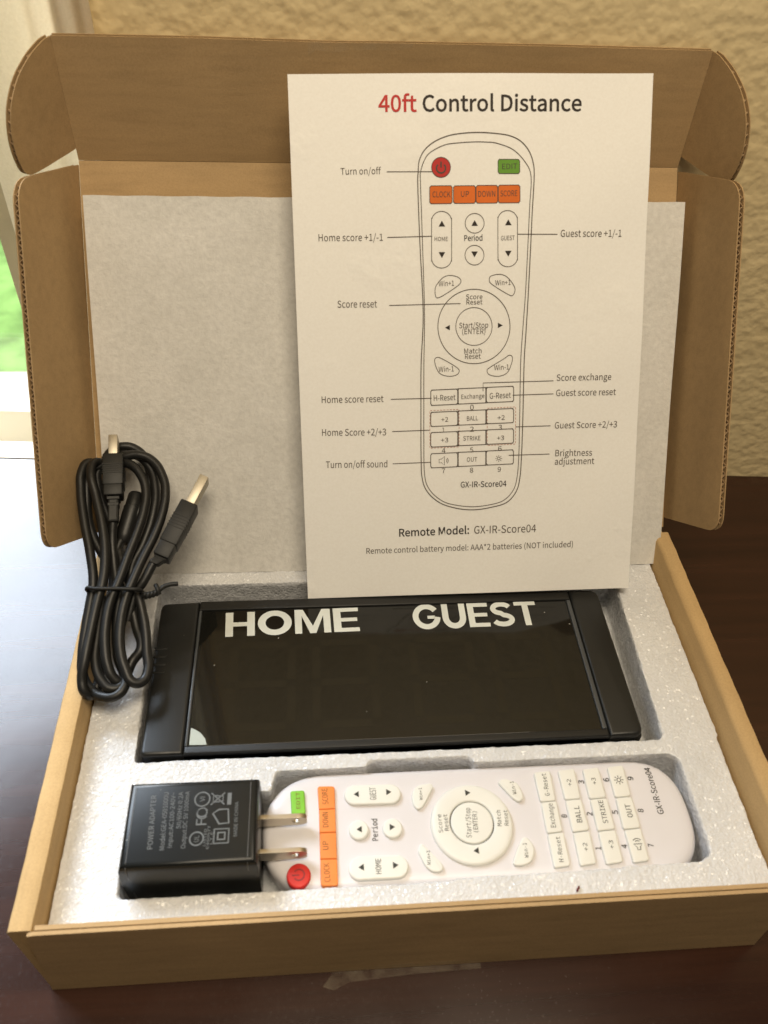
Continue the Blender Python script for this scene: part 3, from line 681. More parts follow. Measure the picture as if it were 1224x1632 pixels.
for pts, c, k, w in [[[[52.58,104.67],[53.63,125.78],[52.53,152.96],[51.8,176.3],[51.99,182.39],[52.54,186.99],[54.9,191.06],[59.05,194.15],[64.73,196.27],[71.19,197.19],[77.66,197.39],[84.14,196.99],[89.87,196.12],[94.6,193.93],[98.07,190.04],[99.88,185.18],[100.27,179.56],[99.64,165.96],[99.08,148.31],[98.51,130.28],[97.96,117.15],[97.4,103.8],[97.31,79.22],[97.13,63.83],[96.66,53.9],[95.07,47.35],[90.7,42.4],[83.18,40.32],[75.63,39.53],[68.08,40.5],[60.59,43.25],[54.99,48.46],[52.67,54.79],[52.27,64.8],[52.37,85.74]],1,"k",0.5],[[[53.78,104.65],[54.19,125.77],[53.59,152.95],[52.89,178.74],[52.92,182.14],[54.48,186.73],[56.96,189.85],[62.92,192.69],[69.13,193.49],[75.61,193.81],[80.29,193.71],[84.45,193.27],[91.26,190.82],[96.45,185.93],[98.96,180.3],[98.53,168.29],[97.95,150.87],[97.37,132.9],[96.56,118.49],[95.88,103.83],[95.91,79.25],[95.91,63.86],[95.38,54.22],[93.75,48.05],[89.43,43.47],[83.17,41.63],[75.62,40.97],[68.08,41.91],[61.84,43.96],[56.2,49.08],[53.8,56.04],[53.55,71.92],[53.64,85.71]],1,"k",0.4],[[[65.33,184.08],[65.28,183.48],[65.14,182.89],[64.9,182.32],[64.58,181.8],[64.18,181.34],[63.71,180.95],[63.19,180.64],[62.62,180.41],[62.03,180.27],[61.42,180.23],[60.8,180.28],[60.21,180.43],[59.64,180.66],[59.12,180.99],[58.66,181.39],[58.26,181.86],[57.94,182.38],[57.71,182.94],[57.57,183.54],[57.53,184.15],[57.58,184.75],[57.72,185.34],[57.96,185.9],[58.28,186.42],[58.68,186.87],[59.15,187.26],[59.67,187.58],[60.23,187.81],[60.83,187.94],[61.43,187.99],[62.04,187.93],[62.64,187.79],[63.2,187.55],[63.72,187.23],[64.19,186.83],[64.58,186.37],[64.9,185.85],[65.14,185.28],[65.28,184.69]],1,"k",0.35],[[[62.69,185.12],[63.0,184.77],[63.2,184.35],[63.29,183.89],[63.27,183.43],[63.12,182.99],[62.87,182.59],[62.53,182.28],[62.11,182.05],[61.66,181.94],[61.18,181.95],[60.73,182.07],[60.31,182.29],[59.97,182.62],[59.72,183.01],[59.58,183.46],[59.56,183.92],[59.65,184.38],[59.86,184.79],[60.16,185.14]],0,"k",0.75],[[[61.43,186.32],[61.42,184.02]],0,"k",0.75],[[[93.05,187.03],[93.38,186.98],[93.67,186.84],[93.91,186.62],[94.06,186.35],[94.12,186.05],[94.18,182.44],[94.14,182.14],[93.99,181.87],[93.76,181.66],[93.47,181.52],[93.15,181.48],[86.17,181.53],[85.84,181.58],[85.55,181.72],[85.31,181.94],[85.16,182.22],[85.11,182.52],[85.06,186.12],[85.11,186.42],[85.25,186.69],[85.48,186.9],[85.77,187.03],[86.09,187.08]],1,"k",0.35],[[[64.99,176.98],[65.31,176.93],[65.6,176.79],[65.83,176.57],[65.98,176.3],[66.03,175.99],[66.04,170.95],[65.98,170.65],[65.84,170.37],[65.6,170.16],[65.31,170.02],[64.99,169.97],[57.72,169.99],[57.4,170.04],[57.1,170.19],[56.87,170.41],[56.73,170.68],[56.68,170.99],[56.7,176.02],[56.76,176.33],[56.91,176.6],[57.14,176.81],[57.43,176.95],[57.75,176.99]],1,"k",0.35],[[[74.67,176.9],[75.0,176.84],[75.29,176.7],[75.53,176.48],[75.68,176.21],[75.73,175.9],[75.76,170.98],[75.71,170.67],[75.56,170.4],[75.33,170.18],[75.04,170.05],[74.72,170.0],[67.61,170.02],[67.29,170.07],[66.99,170.21],[66.76,170.43],[66.61,170.71],[66.56,171.01],[66.56,175.93],[66.61,176.24],[66.76,176.51],[66.99,176.72],[67.28,176.86],[67.6,176.91]],1,"k",0.35],[[[83.97,176.98],[84.29,176.93],[84.59,176.79],[84.82,176.57],[84.97,176.3],[85.03,175.99],[85.09,170.99],[85.04,170.68],[84.9,170.41],[84.67,170.19],[84.37,170.05],[84.05,170.01],[77.09,170.02],[76.76,170.07],[76.46,170.22],[76.23,170.44],[76.08,170.72],[76.03,171.02],[75.99,176.02],[76.04,176.32],[76.19,176.6],[76.42,176.81],[76.71,176.95],[77.03,176.99]],1,"k",0.35],[[[93.28,177.03],[93.61,176.97],[93.9,176.83],[94.14,176.61],[94.3,176.34],[94.35,176.03],[94.45,171.02],[94.4,170.71],[94.25,170.44],[94.02,170.22],[93.73,170.08],[93.41,170.04],[86.37,170.05],[86.04,170.11],[85.75,170.25],[85.51,170.47],[85.36,170.75],[85.3,171.06],[85.24,176.06],[85.29,176.36],[85.43,176.64],[85.66,176.85],[85.95,176.99],[86.28,177.03]],1,"k",0.35],[[[61.7,166.95],[62.49,166.87],[63.26,166.64],[63.96,166.28],[64.58,165.79],[65.09,165.21],[65.46,164.53],[65.7,163.81],[65.78,163.05],[65.78,148.24],[65.7,147.47],[65.47,146.74],[65.08,146.06],[64.57,145.47],[63.94,144.98],[63.23,144.63],[62.45,144.41],[61.65,144.35],[61.46,144.35],[60.65,144.44],[59.88,144.67],[59.17,145.05],[58.54,145.55],[58.03,146.15],[57.65,146.84],[57.42,147.58],[57.35,148.35],[57.42,163.15],[57.5,163.9],[57.74,164.62],[58.12,165.28],[58.63,165.86],[59.25,166.33],[59.95,166.68],[60.72,166.89],[61.51,166.95]],1,"k",0.35],[[[89.33,166.99],[90.11,166.91],[90.87,166.68],[91.57,166.33],[92.19,165.85],[92.7,165.27],[93.09,164.61],[93.33,163.9],[93.42,163.15],[93.68,148.31],[93.62,147.55],[93.4,146.83],[93.03,146.16],[92.54,145.58],[91.92,145.1],[91.22,144.76],[90.46,144.54],[89.67,144.48],[89.5,144.48],[88.71,144.57],[87.94,144.8],[87.23,145.17],[86.6,145.66],[86.09,146.25],[85.7,146.93],[85.46,147.66],[85.37,148.42],[85.19,163.24],[85.26,163.98],[85.48,164.69],[85.84,165.34],[86.33,165.91],[86.94,166.38],[87.63,166.72],[88.38,166.93],[89.17,166.99]],1,"k",0.35],[[[79.42,162.06],[79.38,161.45],[79.24,160.85],[79.0,160.29],[78.68,159.77],[78.28,159.31],[77.81,158.91],[77.28,158.6],[76.7,158.37],[76.1,158.23],[75.47,158.19],[74.85,158.25],[74.24,158.4],[73.67,158.64],[73.13,158.97],[72.66,159.37],[72.25,159.84],[71.92,160.37],[71.68,160.94],[71.53,161.53],[71.48,162.14],[71.53,162.75],[71.67,163.34],[71.91,163.91],[72.23,164.42],[72.63,164.88],[73.1,165.27],[73.63,165.58],[74.2,165.81],[74.81,165.95],[75.43,165.99],[76.05,165.93],[76.65,165.79],[77.23,165.55],[77.76,165.22],[78.24,164.82],[78.64,164.35],[78.97,163.83],[79.22,163.26],[79.37,162.67]],1,"k",0.35],[[[79.43,149.28],[79.39,148.66],[79.24,148.06],[79.01,147.49],[78.68,146.96],[78.28,146.49],[77.8,146.09],[77.27,145.77],[76.69,145.54],[76.08,145.4],[75.45,145.36],[74.82,145.42],[74.21,145.57],[73.63,145.82],[73.09,146.15],[72.61,146.56],[72.2,147.04],[71.87,147.58],[71.62,148.16],[71.48,148.76],[71.42,149.38],[71.47,150.0],[71.62,150.6],[71.85,151.17],[72.18,151.7],[72.58,152.16],[73.06,152.56],[73.59,152.88],[74.17,153.11],[74.78,153.24],[75.4,153.28],[76.02,153.23],[76.63,153.07],[77.22,152.83],[77.75,152.5],[78.23,152.09],[78.64,151.62],[78.98,151.08],[79.22,150.51],[79.37,149.9]],1,"k",0.35],[[[58.73,135.69],[59.61,137.78],[62.24,140.51],[65.3,141.31],[68.8,140.33],[69.68,138.48],[67.49,136.4],[61.35,132.7],[59.15,132.48]],2,"k",0.35],[[[81.78,139.39],[82.56,140.81],[85.89,141.44],[88.98,140.55],[91.66,137.74],[92.86,135.18],[92.01,132.82],[89.97,133.11],[82.86,137.44]],2,"k",0.35],[[[58.42,105.68],[59.5,107.4],[62.17,106.48],[67.53,103.31],[69.15,101.53],[67.99,99.79],[64.4,99.24],[60.37,100.82]],2,"k",0.35],[[[81.27,101.29],[82.34,102.58],[88.14,105.98],[90.81,107.68],[92.26,106.78],[91.77,103.72],[90.02,100.23],[86.43,98.8],[82.37,99.5]],2,"k",0.35],[[[90.97,119.83],[90.92,118.3],[90.71,116.79],[90.36,115.31],[89.87,113.87],[89.23,112.49],[88.46,111.18],[87.56,109.96],[86.54,108.83],[85.41,107.81],[84.19,106.92],[82.87,106.14],[81.49,105.51],[80.04,105.01],[78.55,104.66],[77.03,104.46],[75.49,104.42],[73.95,104.52],[72.43,104.78],[70.93,105.19],[69.49,105.74],[68.1,106.43],[66.78,107.25],[65.55,108.19],[64.41,109.25],[63.39,110.41],[62.48,111.66],[61.7,112.99],[61.05,114.39],[60.54,115.84],[60.17,117.33],[59.96,118.84],[59.89,120.36],[59.97,121.88],[60.19,123.37],[60.57,124.84],[61.08,126.25],[61.73,127.6],[62.51,128.88],[63.41,130.08],[64.43,131.17],[65.55,132.17],[66.76,133.04],[68.05,133.79],[69.41,134.41],[70.83,134.89],[72.3,135.23],[73.79,135.43],[75.3,135.48],[76.81,135.39],[78.3,135.14],[79.77,134.76],[81.2,134.23],[82.58,133.57],[83.89,132.78],[85.12,131.86],[86.26,130.84],[87.29,129.7],[88.22,128.48],[89.02,127.17],[89.69,125.79],[90.23,124.35],[90.62,122.87],[90.87,121.36]],1,"k",0.4],[[[83.22,119.96],[83.17,118.93],[82.98,117.92],[82.66,116.94],[82.21,116.02],[81.65,115.16],[80.98,114.39],[80.21,113.72],[79.36,113.16],[78.45,112.71],[77.47,112.4],[76.47,112.21],[75.44,112.16],[74.41,112.25],[73.4,112.47],[72.43,112.82],[71.51,113.3],[70.65,113.89],[69.88,114.59],[69.2,115.39],[68.63,116.26],[68.18,117.2],[67.84,118.18],[67.64,119.2],[67.58,120.23],[67.64,121.26],[67.84,122.27],[68.16,123.23],[68.61,124.15],[69.18,124.99],[69.85,125.75],[70.61,126.42],[71.46,126.97],[72.37,127.41],[73.33,127.72],[74.33,127.91],[75.34,127.96],[76.36,127.87],[77.36,127.66],[78.33,127.31],[79.25,126.84],[80.1,126.26],[80.88,125.57],[81.56,124.79],[82.13,123.92],[82.6,122.99],[82.94,122.01],[83.15,121.0]],1,"k",0.35],[[[67.52,93.67],[67.82,93.62],[68.09,93.48],[68.3,93.26],[68.44,92.99],[68.49,92.69],[68.5,88.0],[68.45,87.71],[68.32,87.44],[68.1,87.23],[67.83,87.1],[67.53,87.06],[57.66,86.84],[57.36,86.89],[57.09,87.03],[56.87,87.25],[56.73,87.52],[56.69,87.82],[56.71,92.51],[56.76,92.8],[56.9,93.07],[57.12,93.27],[57.39,93.4],[57.69,93.44]],1,"k",0.42],[[[80.29,94.04],[80.45,94.01],[80.58,93.94],[80.69,93.83],[80.76,93.7],[80.79,93.55],[80.84,87.89],[80.82,87.74],[80.75,87.61],[80.64,87.5],[80.51,87.44],[80.35,87.42],[69.23,87.16],[69.08,87.19],[68.95,87.26],[68.84,87.37],[68.77,87.51],[68.75,87.66],[68.73,93.31],[68.76,93.46],[68.83,93.59],[68.93,93.69],[69.07,93.76],[69.22,93.78]],1,"k",0.42],[[[92.01,94.37],[92.31,94.31],[92.59,94.17],[92.81,93.95],[92.95,93.68],[93.0,93.39],[93.08,88.68],[93.04,88.39],[92.9,88.12],[92.69,87.91],[92.42,87.78],[92.12,87.74],[82.07,87.51],[81.76,87.56],[81.49,87.71],[81.27,87.93],[81.13,88.2],[81.08,88.5],[81.03,93.19],[81.08,93.49],[81.22,93.75],[81.43,93.96],[81.7,94.09],[82.0,94.13]],1,"k",0.42],[[[67.53,84.04],[67.83,83.98],[68.11,83.84],[68.32,83.62],[68.46,83.35],[68.51,83.04],[68.52,78.79],[68.47,78.49],[68.33,78.22],[68.11,78.01],[67.84,77.87],[67.54,77.83],[57.61,77.62],[57.31,77.67],[57.04,77.82],[56.82,78.04],[56.69,78.32],[56.64,78.62],[56.66,82.87],[56.71,83.17],[56.85,83.43],[57.07,83.64],[57.34,83.78],[57.64,83.82]],1,"k",0.42],[[[80.38,84.39],[80.53,84.36],[80.67,84.29],[80.78,84.18],[80.85,84.04],[80.88,83.89],[80.93,78.65],[80.9,78.5],[80.83,78.37],[80.73,78.26],[80.59,78.2],[80.44,78.18],[69.26,77.94],[69.1,77.96],[68.97,78.04],[68.86,78.15],[68.79,78.28],[68.76,78.44],[68.75,83.67],[68.78,83.82],[68.85,83.95],[68.95,84.05],[69.09,84.12],[69.24,84.14]],1,"k",0.42],[[[92.17,84.71],[92.47,84.65],[92.75,84.51],[92.97,84.29],[93.11,84.01],[93.17,83.71],[93.24,79.44],[93.19,79.14],[93.06,78.87],[92.84,78.66],[92.57,78.53],[92.27,78.49],[82.16,78.27],[81.86,78.32],[81.58,78.47],[81.36,78.69],[81.22,78.97],[81.17,79.27],[81.13,83.53],[81.17,83.83],[81.31,84.1],[81.52,84.31],[81.79,84.44],[82.1,84.48]],1,"k",0.42],[[[67.54,75.14],[67.85,75.09],[68.12,74.94],[68.34,74.72],[68.48,74.44],[68.53,74.14],[68.54,69.71],[68.49,69.41],[68.35,69.14],[68.13,68.92],[67.86,68.79],[67.55,68.75],[57.57,68.55],[57.27,68.6],[56.99,68.75],[56.78,68.97],[56.64,69.25],[56.59,69.56],[56.62,73.98],[56.67,74.28],[56.81,74.55],[57.02,74.76],[57.3,74.89],[57.6,74.93]],1,"k",0.42],[[[80.46,75.48],[80.61,75.46],[80.75,75.38],[80.86,75.27],[80.93,75.13],[80.96,74.98],[81.01,69.56],[80.99,69.41],[80.92,69.28],[80.81,69.17],[80.67,69.1],[80.52,69.08],[69.28,68.85],[69.12,68.88],[68.99,68.95],[68.88,69.07],[68.81,69.2],[68.78,69.36],[68.77,74.77],[68.8,74.92],[68.86,75.05],[68.97,75.16],[69.11,75.23],[69.26,75.25]],1,"k",0.42],[[[92.31,75.79],[92.62,75.74],[92.89,75.59],[93.12,75.37],[93.26,75.09],[93.31,74.78],[93.39,70.35],[93.35,70.04],[93.21,69.77],[92.99,69.56],[92.72,69.42],[92.41,69.38],[82.25,69.17],[81.95,69.23],[81.67,69.38],[81.45,69.6],[81.3,69.88],[81.25,70.19],[81.21,74.62],[81.26,74.92],[81.39,75.19],[81.61,75.4],[81.88,75.53],[82.19,75.58]],1,"k",0.42],[[[67.55,65.78],[67.86,65.73],[68.14,65.58],[68.35,65.35],[68.5,65.07],[68.54,64.77],[68.55,60.41],[68.5,60.11],[68.36,59.83],[68.15,59.62],[67.87,59.48],[67.56,59.44],[57.53,59.25],[57.22,59.31],[56.95,59.45],[56.73,59.68],[56.59,59.96],[56.54,60.27],[56.57,64.62],[56.62,64.92],[56.76,65.19],[56.98,65.41],[57.25,65.54],[57.56,65.58]],1,"k",0.42],[[[80.55,66.11],[80.7,66.08],[80.84,66.01],[80.95,65.9],[81.02,65.76],[81.05,65.6],[81.1,60.25],[81.07,60.1],[81.0,59.96],[80.9,59.85],[80.76,59.78],[80.6,59.76],[69.3,59.54],[69.15,59.57],[69.01,59.65],[68.9,59.76],[68.83,59.9],[68.8,60.06],[68.79,65.4],[68.81,65.55],[68.88,65.69],[68.99,65.8],[69.13,65.86],[69.28,65.89]],1,"k",0.42],[[[92.46,66.41],[92.77,66.35],[93.05,66.2],[93.27,65.98],[93.42,65.7],[93.47,65.39],[93.54,61.03],[93.5,60.72],[93.36,60.44],[93.15,60.23],[92.87,60.09],[92.56,60.05],[82.35,59.85],[82.04,59.91],[81.76,60.06],[81.54,60.29],[81.39,60.57],[81.34,60.88],[81.3,65.23],[81.34,65.54],[81.48,65.81],[81.7,66.03],[81.98,66.16],[82.28,66.2]],1,"k",0.42],[[[56.45,84.53],[57.37,84.56]],0,"d",0.25],[[[57.87,84.57],[58.79,84.59]],0,"d",0.25],[[[59.29,84.6],[60.22,84.63]],0,"d",0.25],[[[60.71,84.64],[61.64,84.66]],0,"d",0.25],[[[62.14,84.67],[63.06,84.7]],0,"d",0.25],[[[63.56,84.71],[64.49,84.73]],0,"d",0.25],[[[64.98,84.74],[65.91,84.77]],0,"d",0.25],[[[66.41,84.78],[67.34,84.8]],0,"d",0.25],[[[67.83,84.82],[68.76,84.84]],0,"d",0.25],[[[69.12,84.7],[69.12,83.73]],0,"d",0.25],[[[69.12,83.21],[69.12,82.24]],0,"d",0.25],[[[69.12,81.72],[69.13,80.75]],0,"d",0.25],[[[69.13,80.23],[69.13,79.26]],0,"d",0.25],[[[69.13,78.73],[69.13,77.76]],0,"d",0.25],[[[69.13,77.23],[69.14,76.26]],0,"d",0.25],[[[69.14,75.73],[69.14,74.76]],0,"d",0.25],[[[69.14,74.23],[69.14,73.25]],0,"d",0.25],[[[69.14,72.72],[69.15,71.74]],0,"d",0.25],[[[69.15,71.21],[69.15,70.23]],0,"d",0.25],[[[69.15,69.7],[69.15,68.72]],0,"d",0.25],[[[69.01,68.34],[68.08,68.31]],0,"d",0.25],[[[67.57,68.3],[66.64,68.28]],0,"d",0.25],[[[66.13,68.27],[65.2,68.25]],0,"d",0.25],[[[64.69,68.24],[63.76,68.22]],0,"d",0.25],[[[63.26,68.2],[62.32,68.18]],0,"d",0.25],[[[61.82,68.17],[60.88,68.15]],0,"d",0.25],[[[60.38,68.14],[59.45,68.12]],0,"d",0.25],[[[58.94,68.1],[58.01,68.08]],0,"d",0.25],[[[57.51,68.07],[56.57,68.05]],0,"d",0.25],[[[56.22,68.19],[56.22,69.18]],0,"d",0.25],[[[56.22,69.71],[56.23,70.69]],0,"d",0.25],[[[56.23,71.21],[56.24,72.19]],0,"d",0.25],[[[56.24,72.72],[56.25,73.7]],0,"d",0.25],[[[56.25,74.22],[56.25,75.2]],0,"d",0.25],[[[56.26,75.73],[56.26,76.7]],0,"d",0.25],[[[56.27,77.22],[56.27,78.2]],0,"d",0.25],[[[56.27,78.72],[56.28,79.69]],0,"d",0.25],[[[56.28,80.21],[56.29,81.18]],0,"d",0.25],[[[56.29,81.7],[56.3,82.67]],0,"d",0.25],[[[56.3,83.19],[56.3,84.16]],0,"d",0.25],[[[81.62,85.06],[82.52,85.09]],0,"d",0.25],[[[83.01,85.1],[83.91,85.12]],0,"d",0.25],[[[84.4,85.13],[85.3,85.16]],0,"d",0.25],[[[85.79,85.17],[86.69,85.19]],0,"d",0.25],[[[87.18,85.21],[88.08,85.23]],0,"d",0.25],[[[88.57,85.24],[89.47,85.27]],0,"d",0.25],[[[89.96,85.28],[90.87,85.3]],0,"d",0.25],[[[91.35,85.32],[92.26,85.34]],0,"d",0.25],[[[92.75,85.35],[93.65,85.38]],0,"d",0.25],[[[94.0,85.24],[94.02,84.28]],0,"d",0.25],[[[94.03,83.76],[94.04,82.8]],0,"d",0.25],[[[94.05,82.28],[94.07,81.31]],0,"d",0.25],[[[94.08,80.79],[94.09,79.82]],0,"d",0.25],[[[94.1,79.3],[94.12,78.33]],0,"d",0.25],[[[94.13,77.81],[94.15,76.84]],0,"d",0.25],[[[94.15,76.32],[94.17,75.34]],0,"d",0.25],[[[94.18,74.82],[94.2,73.85]],0,"d",0.25],[[[94.21,73.32],[94.22,72.35]],0,"d",0.25],[[[94.23,71.82],[94.25,70.84]],0,"d",0.25],[[[94.26,70.31],[94.27,69.34]],0,"d",0.25],[[[94.14,68.95],[93.23,68.93]],0,"d",0.25],[[[92.73,68.92],[91.82,68.9]],0,"d",0.25],[[[91.33,68.89],[90.41,68.86]],0,"d",0.25],[[[89.92,68.85],[89.01,68.83]],0,"d",0.25],[[[88.52,68.82],[87.6,68.8]],0,"d",0.25],[[[87.11,68.78],[86.2,68.76]],0,"d",0.25],[[[85.71,68.75],[84.8,68.73]],0,"d",0.25],[[[84.3,68.72],[83.39,68.69]],0,"d",0.25],[[[82.9,68.68],[81.99,68.66]],0,"d",0.25],[[[81.64,68.8],[81.63,69.78]],0,"d",0.25],[[[81.62,70.31],[81.61,71.28]],0,"d",0.25],[[[81.61,71.81],[81.6,72.78]],0,"d",0.25],[[[81.59,73.31],[81.58,74.28]],0,"d",0.25],[[[81.58,74.8],[81.57,75.77]],0,"d",0.25],[[[81.56,76.3],[81.55,77.27]],0,"d",0.25],[[[81.55,77.79],[81.54,78.76]],0,"d",0.25],[[[81.53,79.28],[81.53,80.24]],0,"d",0.25],[[[81.52,80.76],[81.51,81.73]],0,"d",0.25],[[[81.51,82.25],[81.5,83.21]],0,"d",0.25],[[[81.49,83.73],[81.48,84.69]],0,"d",0.25],[[[39.03,182.62],[57.7,182.47]],0,"k",0.4],[[[38.86,156.89],[57.58,157.17]],0,"k",0.4],[[[93.41,157.51],[110.53,157.31]],0,"k",0.4],[[[39.21,129.39],[69.56,129.69]],0,"k",0.4],[[[39.26,89.85],[57.06,89.93]],0,"k",0.4],[[[39.64,75.8],[56.07,76.02]],0,"k",0.4],[[[39.68,61.52],[56.66,61.76]],0,"k",0.4],[[[110.45,96.37],[79.57,96.06],[79.6,92.52]],0,"k",0.4],[[[110.61,90.72],[92.65,90.5]],0,"k",0.4],[[[109.72,76.71],[94.14,76.6]],0,"k",0.4],[[[109.72,64.08],[91.39,63.98]],0,"k",0.4],[[[60.26,62.99],[61.37,63.09],[62.61,64.3],[62.61,60.32],[61.37,61.47],[60.26,61.38]],1,"k",0.3],[[[63.44,62.93],[63.59,62.75],[63.69,62.52],[63.72,62.28],[63.69,62.04],[63.59,61.82],[63.44,61.65]],0,"k",0.3],[[[63.83,63.46],[64.1,63.12],[64.28,62.71],[64.34,62.27],[64.28,61.82],[64.1,61.42],[63.82,61.1]],0,"k",0.3],[[[87.57,62.67],[87.51,62.39],[87.33,62.17],[87.07,62.05],[86.78,62.06],[86.52,62.19],[86.34,62.42],[86.27,62.7],[86.33,62.98],[86.51,63.2],[86.76,63.32],[87.05,63.31],[87.32,63.18],[87.5,62.95]],1,"k",0.3],[[[87.93,62.66],[88.44,62.65]],0,"k",0.3],[[[87.65,61.95],[88.01,61.58]],0,"k",0.3],[[[86.93,61.67],[86.94,61.16]],0,"k",0.3],[[[86.21,61.98],[85.85,61.63]],0,"k",0.3],[[[85.9,62.71],[85.39,62.72]],0,"k",0.3],[[[86.19,63.42],[85.83,63.79]],0,"k",0.3],[[[86.9,63.7],[86.9,64.21]],0,"k",0.3],[[[87.63,63.39],[87.98,63.74]],0,"k",0.3]]: stroke(bm, pts, c >= 1, w * .82, pp(.13), KI[k], smooth=(len(pts) > 12 or c == 2))
link('printed_diagram', bm, PMATS, pap)
bm = bmesh.new()
ST = {'k': (0, .0), 'k1': (5, .012), 'k2': (5, .022), 'r2': (1, .022)}
for b, x, y, w, c, a, s in [["40ft",36.11,205.55,15.56,6.1,-0.0047,"r2"],["Control Distance",54.02,205.51,65.55,6.01,0.0018,"k2"],["Turn on/off",20.18,181.68,16.51,2.54,0.0065,"k"],["Home score +1/-1",10.28,155.73,26.72,2.75,-0.0027,"k"],["Score reset",17.33,128.83,16.66,2.84,-0.0082,"k"],["Guest score +1/-1",111.9,156.28,26.27,2.78,-0.007,"k"],["Home score reset",9.34,88.92,26.75,2.85,-0.0035,"k"],["Home Score +2/+3",9.0,74.71,27.95,2.9,-0.016,"k"],["Turn on/off sound",10.23,60.43,27.03,2.95,-0.0125,"k"],["Score exchange",111.82,96.34,24.26,2.72,-0.0036,"k"],["Guest score reset",111.75,89.73,26.72,2.75,-0.0039,"k"],["Guest Score +2/+3",111.64,75.46,28.09,2.79,-0.0065,"k"],["Brightness",112.36,63.02,16.59,2.83,-0.0099,"k"],["adjustment",112.23,59.2,17.85,2.85,-0.0067,"k"],["Remote Model:",42.13,28.17,31.79,3.51,0.01,"k2"],["GX-IR-Score04",76.21,28.42,28.31,3.52,-0.0023,"k"],["Remote control battery model: AAA*2 batteries (NOT included)",27.19,20.53,94.58,2.66,0.0029,"k"],["GX-IR-Score04",69.93,49.97,20.65,2.58,-0.0023,"k1"],["EDIT",86.8,183.26,6.27,2.07,0.0193,"k"],["CLOCK",57.86,172.57,7.44,2.21,-0.0095,"k"],["UP",69.68,172.6,3.34,2.21,-0.0095,"k"],["DOWN",76.88,172.54,7.14,2.22,0.0044,"k"],["SCORE",86.18,172.62,7.07,2.22,0.015,"k"],["HOME",58.63,155.25,5.56,1.63,-0.012,"k"],["Period",71.08,155.1,7.65,2.27,0.0077,"k1"],["GUEST",86.6,155.14,5.74,1.77,0.0188,"k"],["Win+1",60.32,136.94,6.46,2.06,0.0252,"k"],["Win+1",84.33,136.97,6.55,2.06,0.0169,"k"],["Score",71.9,131.47,7.04,1.94,-0.0081,"k"],["Reset",72.09,129.23,6.86,1.95,0.007,"k"],["Start/Stop",69.04,119.5,12.5,2.24,-0.0003,"k"],["(ENTER)",70.35,116.99,9.96,2.24,-0.007,"k"],["Match",71.25,108.75,7.52,2.13,0.0061,"k"],["Reset",71.64,106.47,6.79,2.14,0.0085,"k"],["Win-1",60.15,101.2,6.63,2.15,0.0166,"k"],["Win-1",84.36,101.45,6.45,2.15,0.0346,"k"],["H-Reset",58.04,88.7,9.5,2.45,0.0272,"k"],["Exchange",70.08,89.29,10.13,1.91,0.027,"k"],["G-Reset",82.54,89.16,9.3,2.46,0.0285,"k"],["0",74.0,84.49,1.61,2.2,0.046,"k"],["+2",61.3,79.55,3.05,1.93,0.0222,"k"],["BALL",72.58,79.79,4.9,1.93,0.0278,"k"],["+2",86.09,79.83,3.18,1.94,0.0206,"k"],["1",61.76,74.92,0.97,2.08,0.0333,"k"],["2",73.94,74.99,1.73,2.08,0.0085,"k"],["3",86.51,75.55,1.62,2.08,-0.0064,"k"],["+3",61.14,70.51,3.21,1.95,0.0104,"k"],["STRIKE",71.0,71.02,7.67,1.95,0.0049,"k"],["+3",86.06,70.77,3.12,1.96,0.0566,"k"],["4",61.49,65.8,1.62,2.1,0.0095,"k"],["5",73.99,65.74,1.49,2.11,0.0317,"k"],["6",86.52,66.07,1.6,2.11,0.0101,"k"],["OUT",72.66,61.55,4.59,1.97,0.0052,"k"],["7",61.47,56.72,1.52,2.12,0.011,"k"],["8",74.03,56.64,1.5,2.13,0.0117,"k"],["9",86.49,56.68,1.5,2.13,0.0116,"k"]]:
    mi, wt = ST[s]; text(bm, b, x, y, w, c, a, pp(.17), 's', wt, mi)
link('printed_lettering', bm, PMATS, pap)

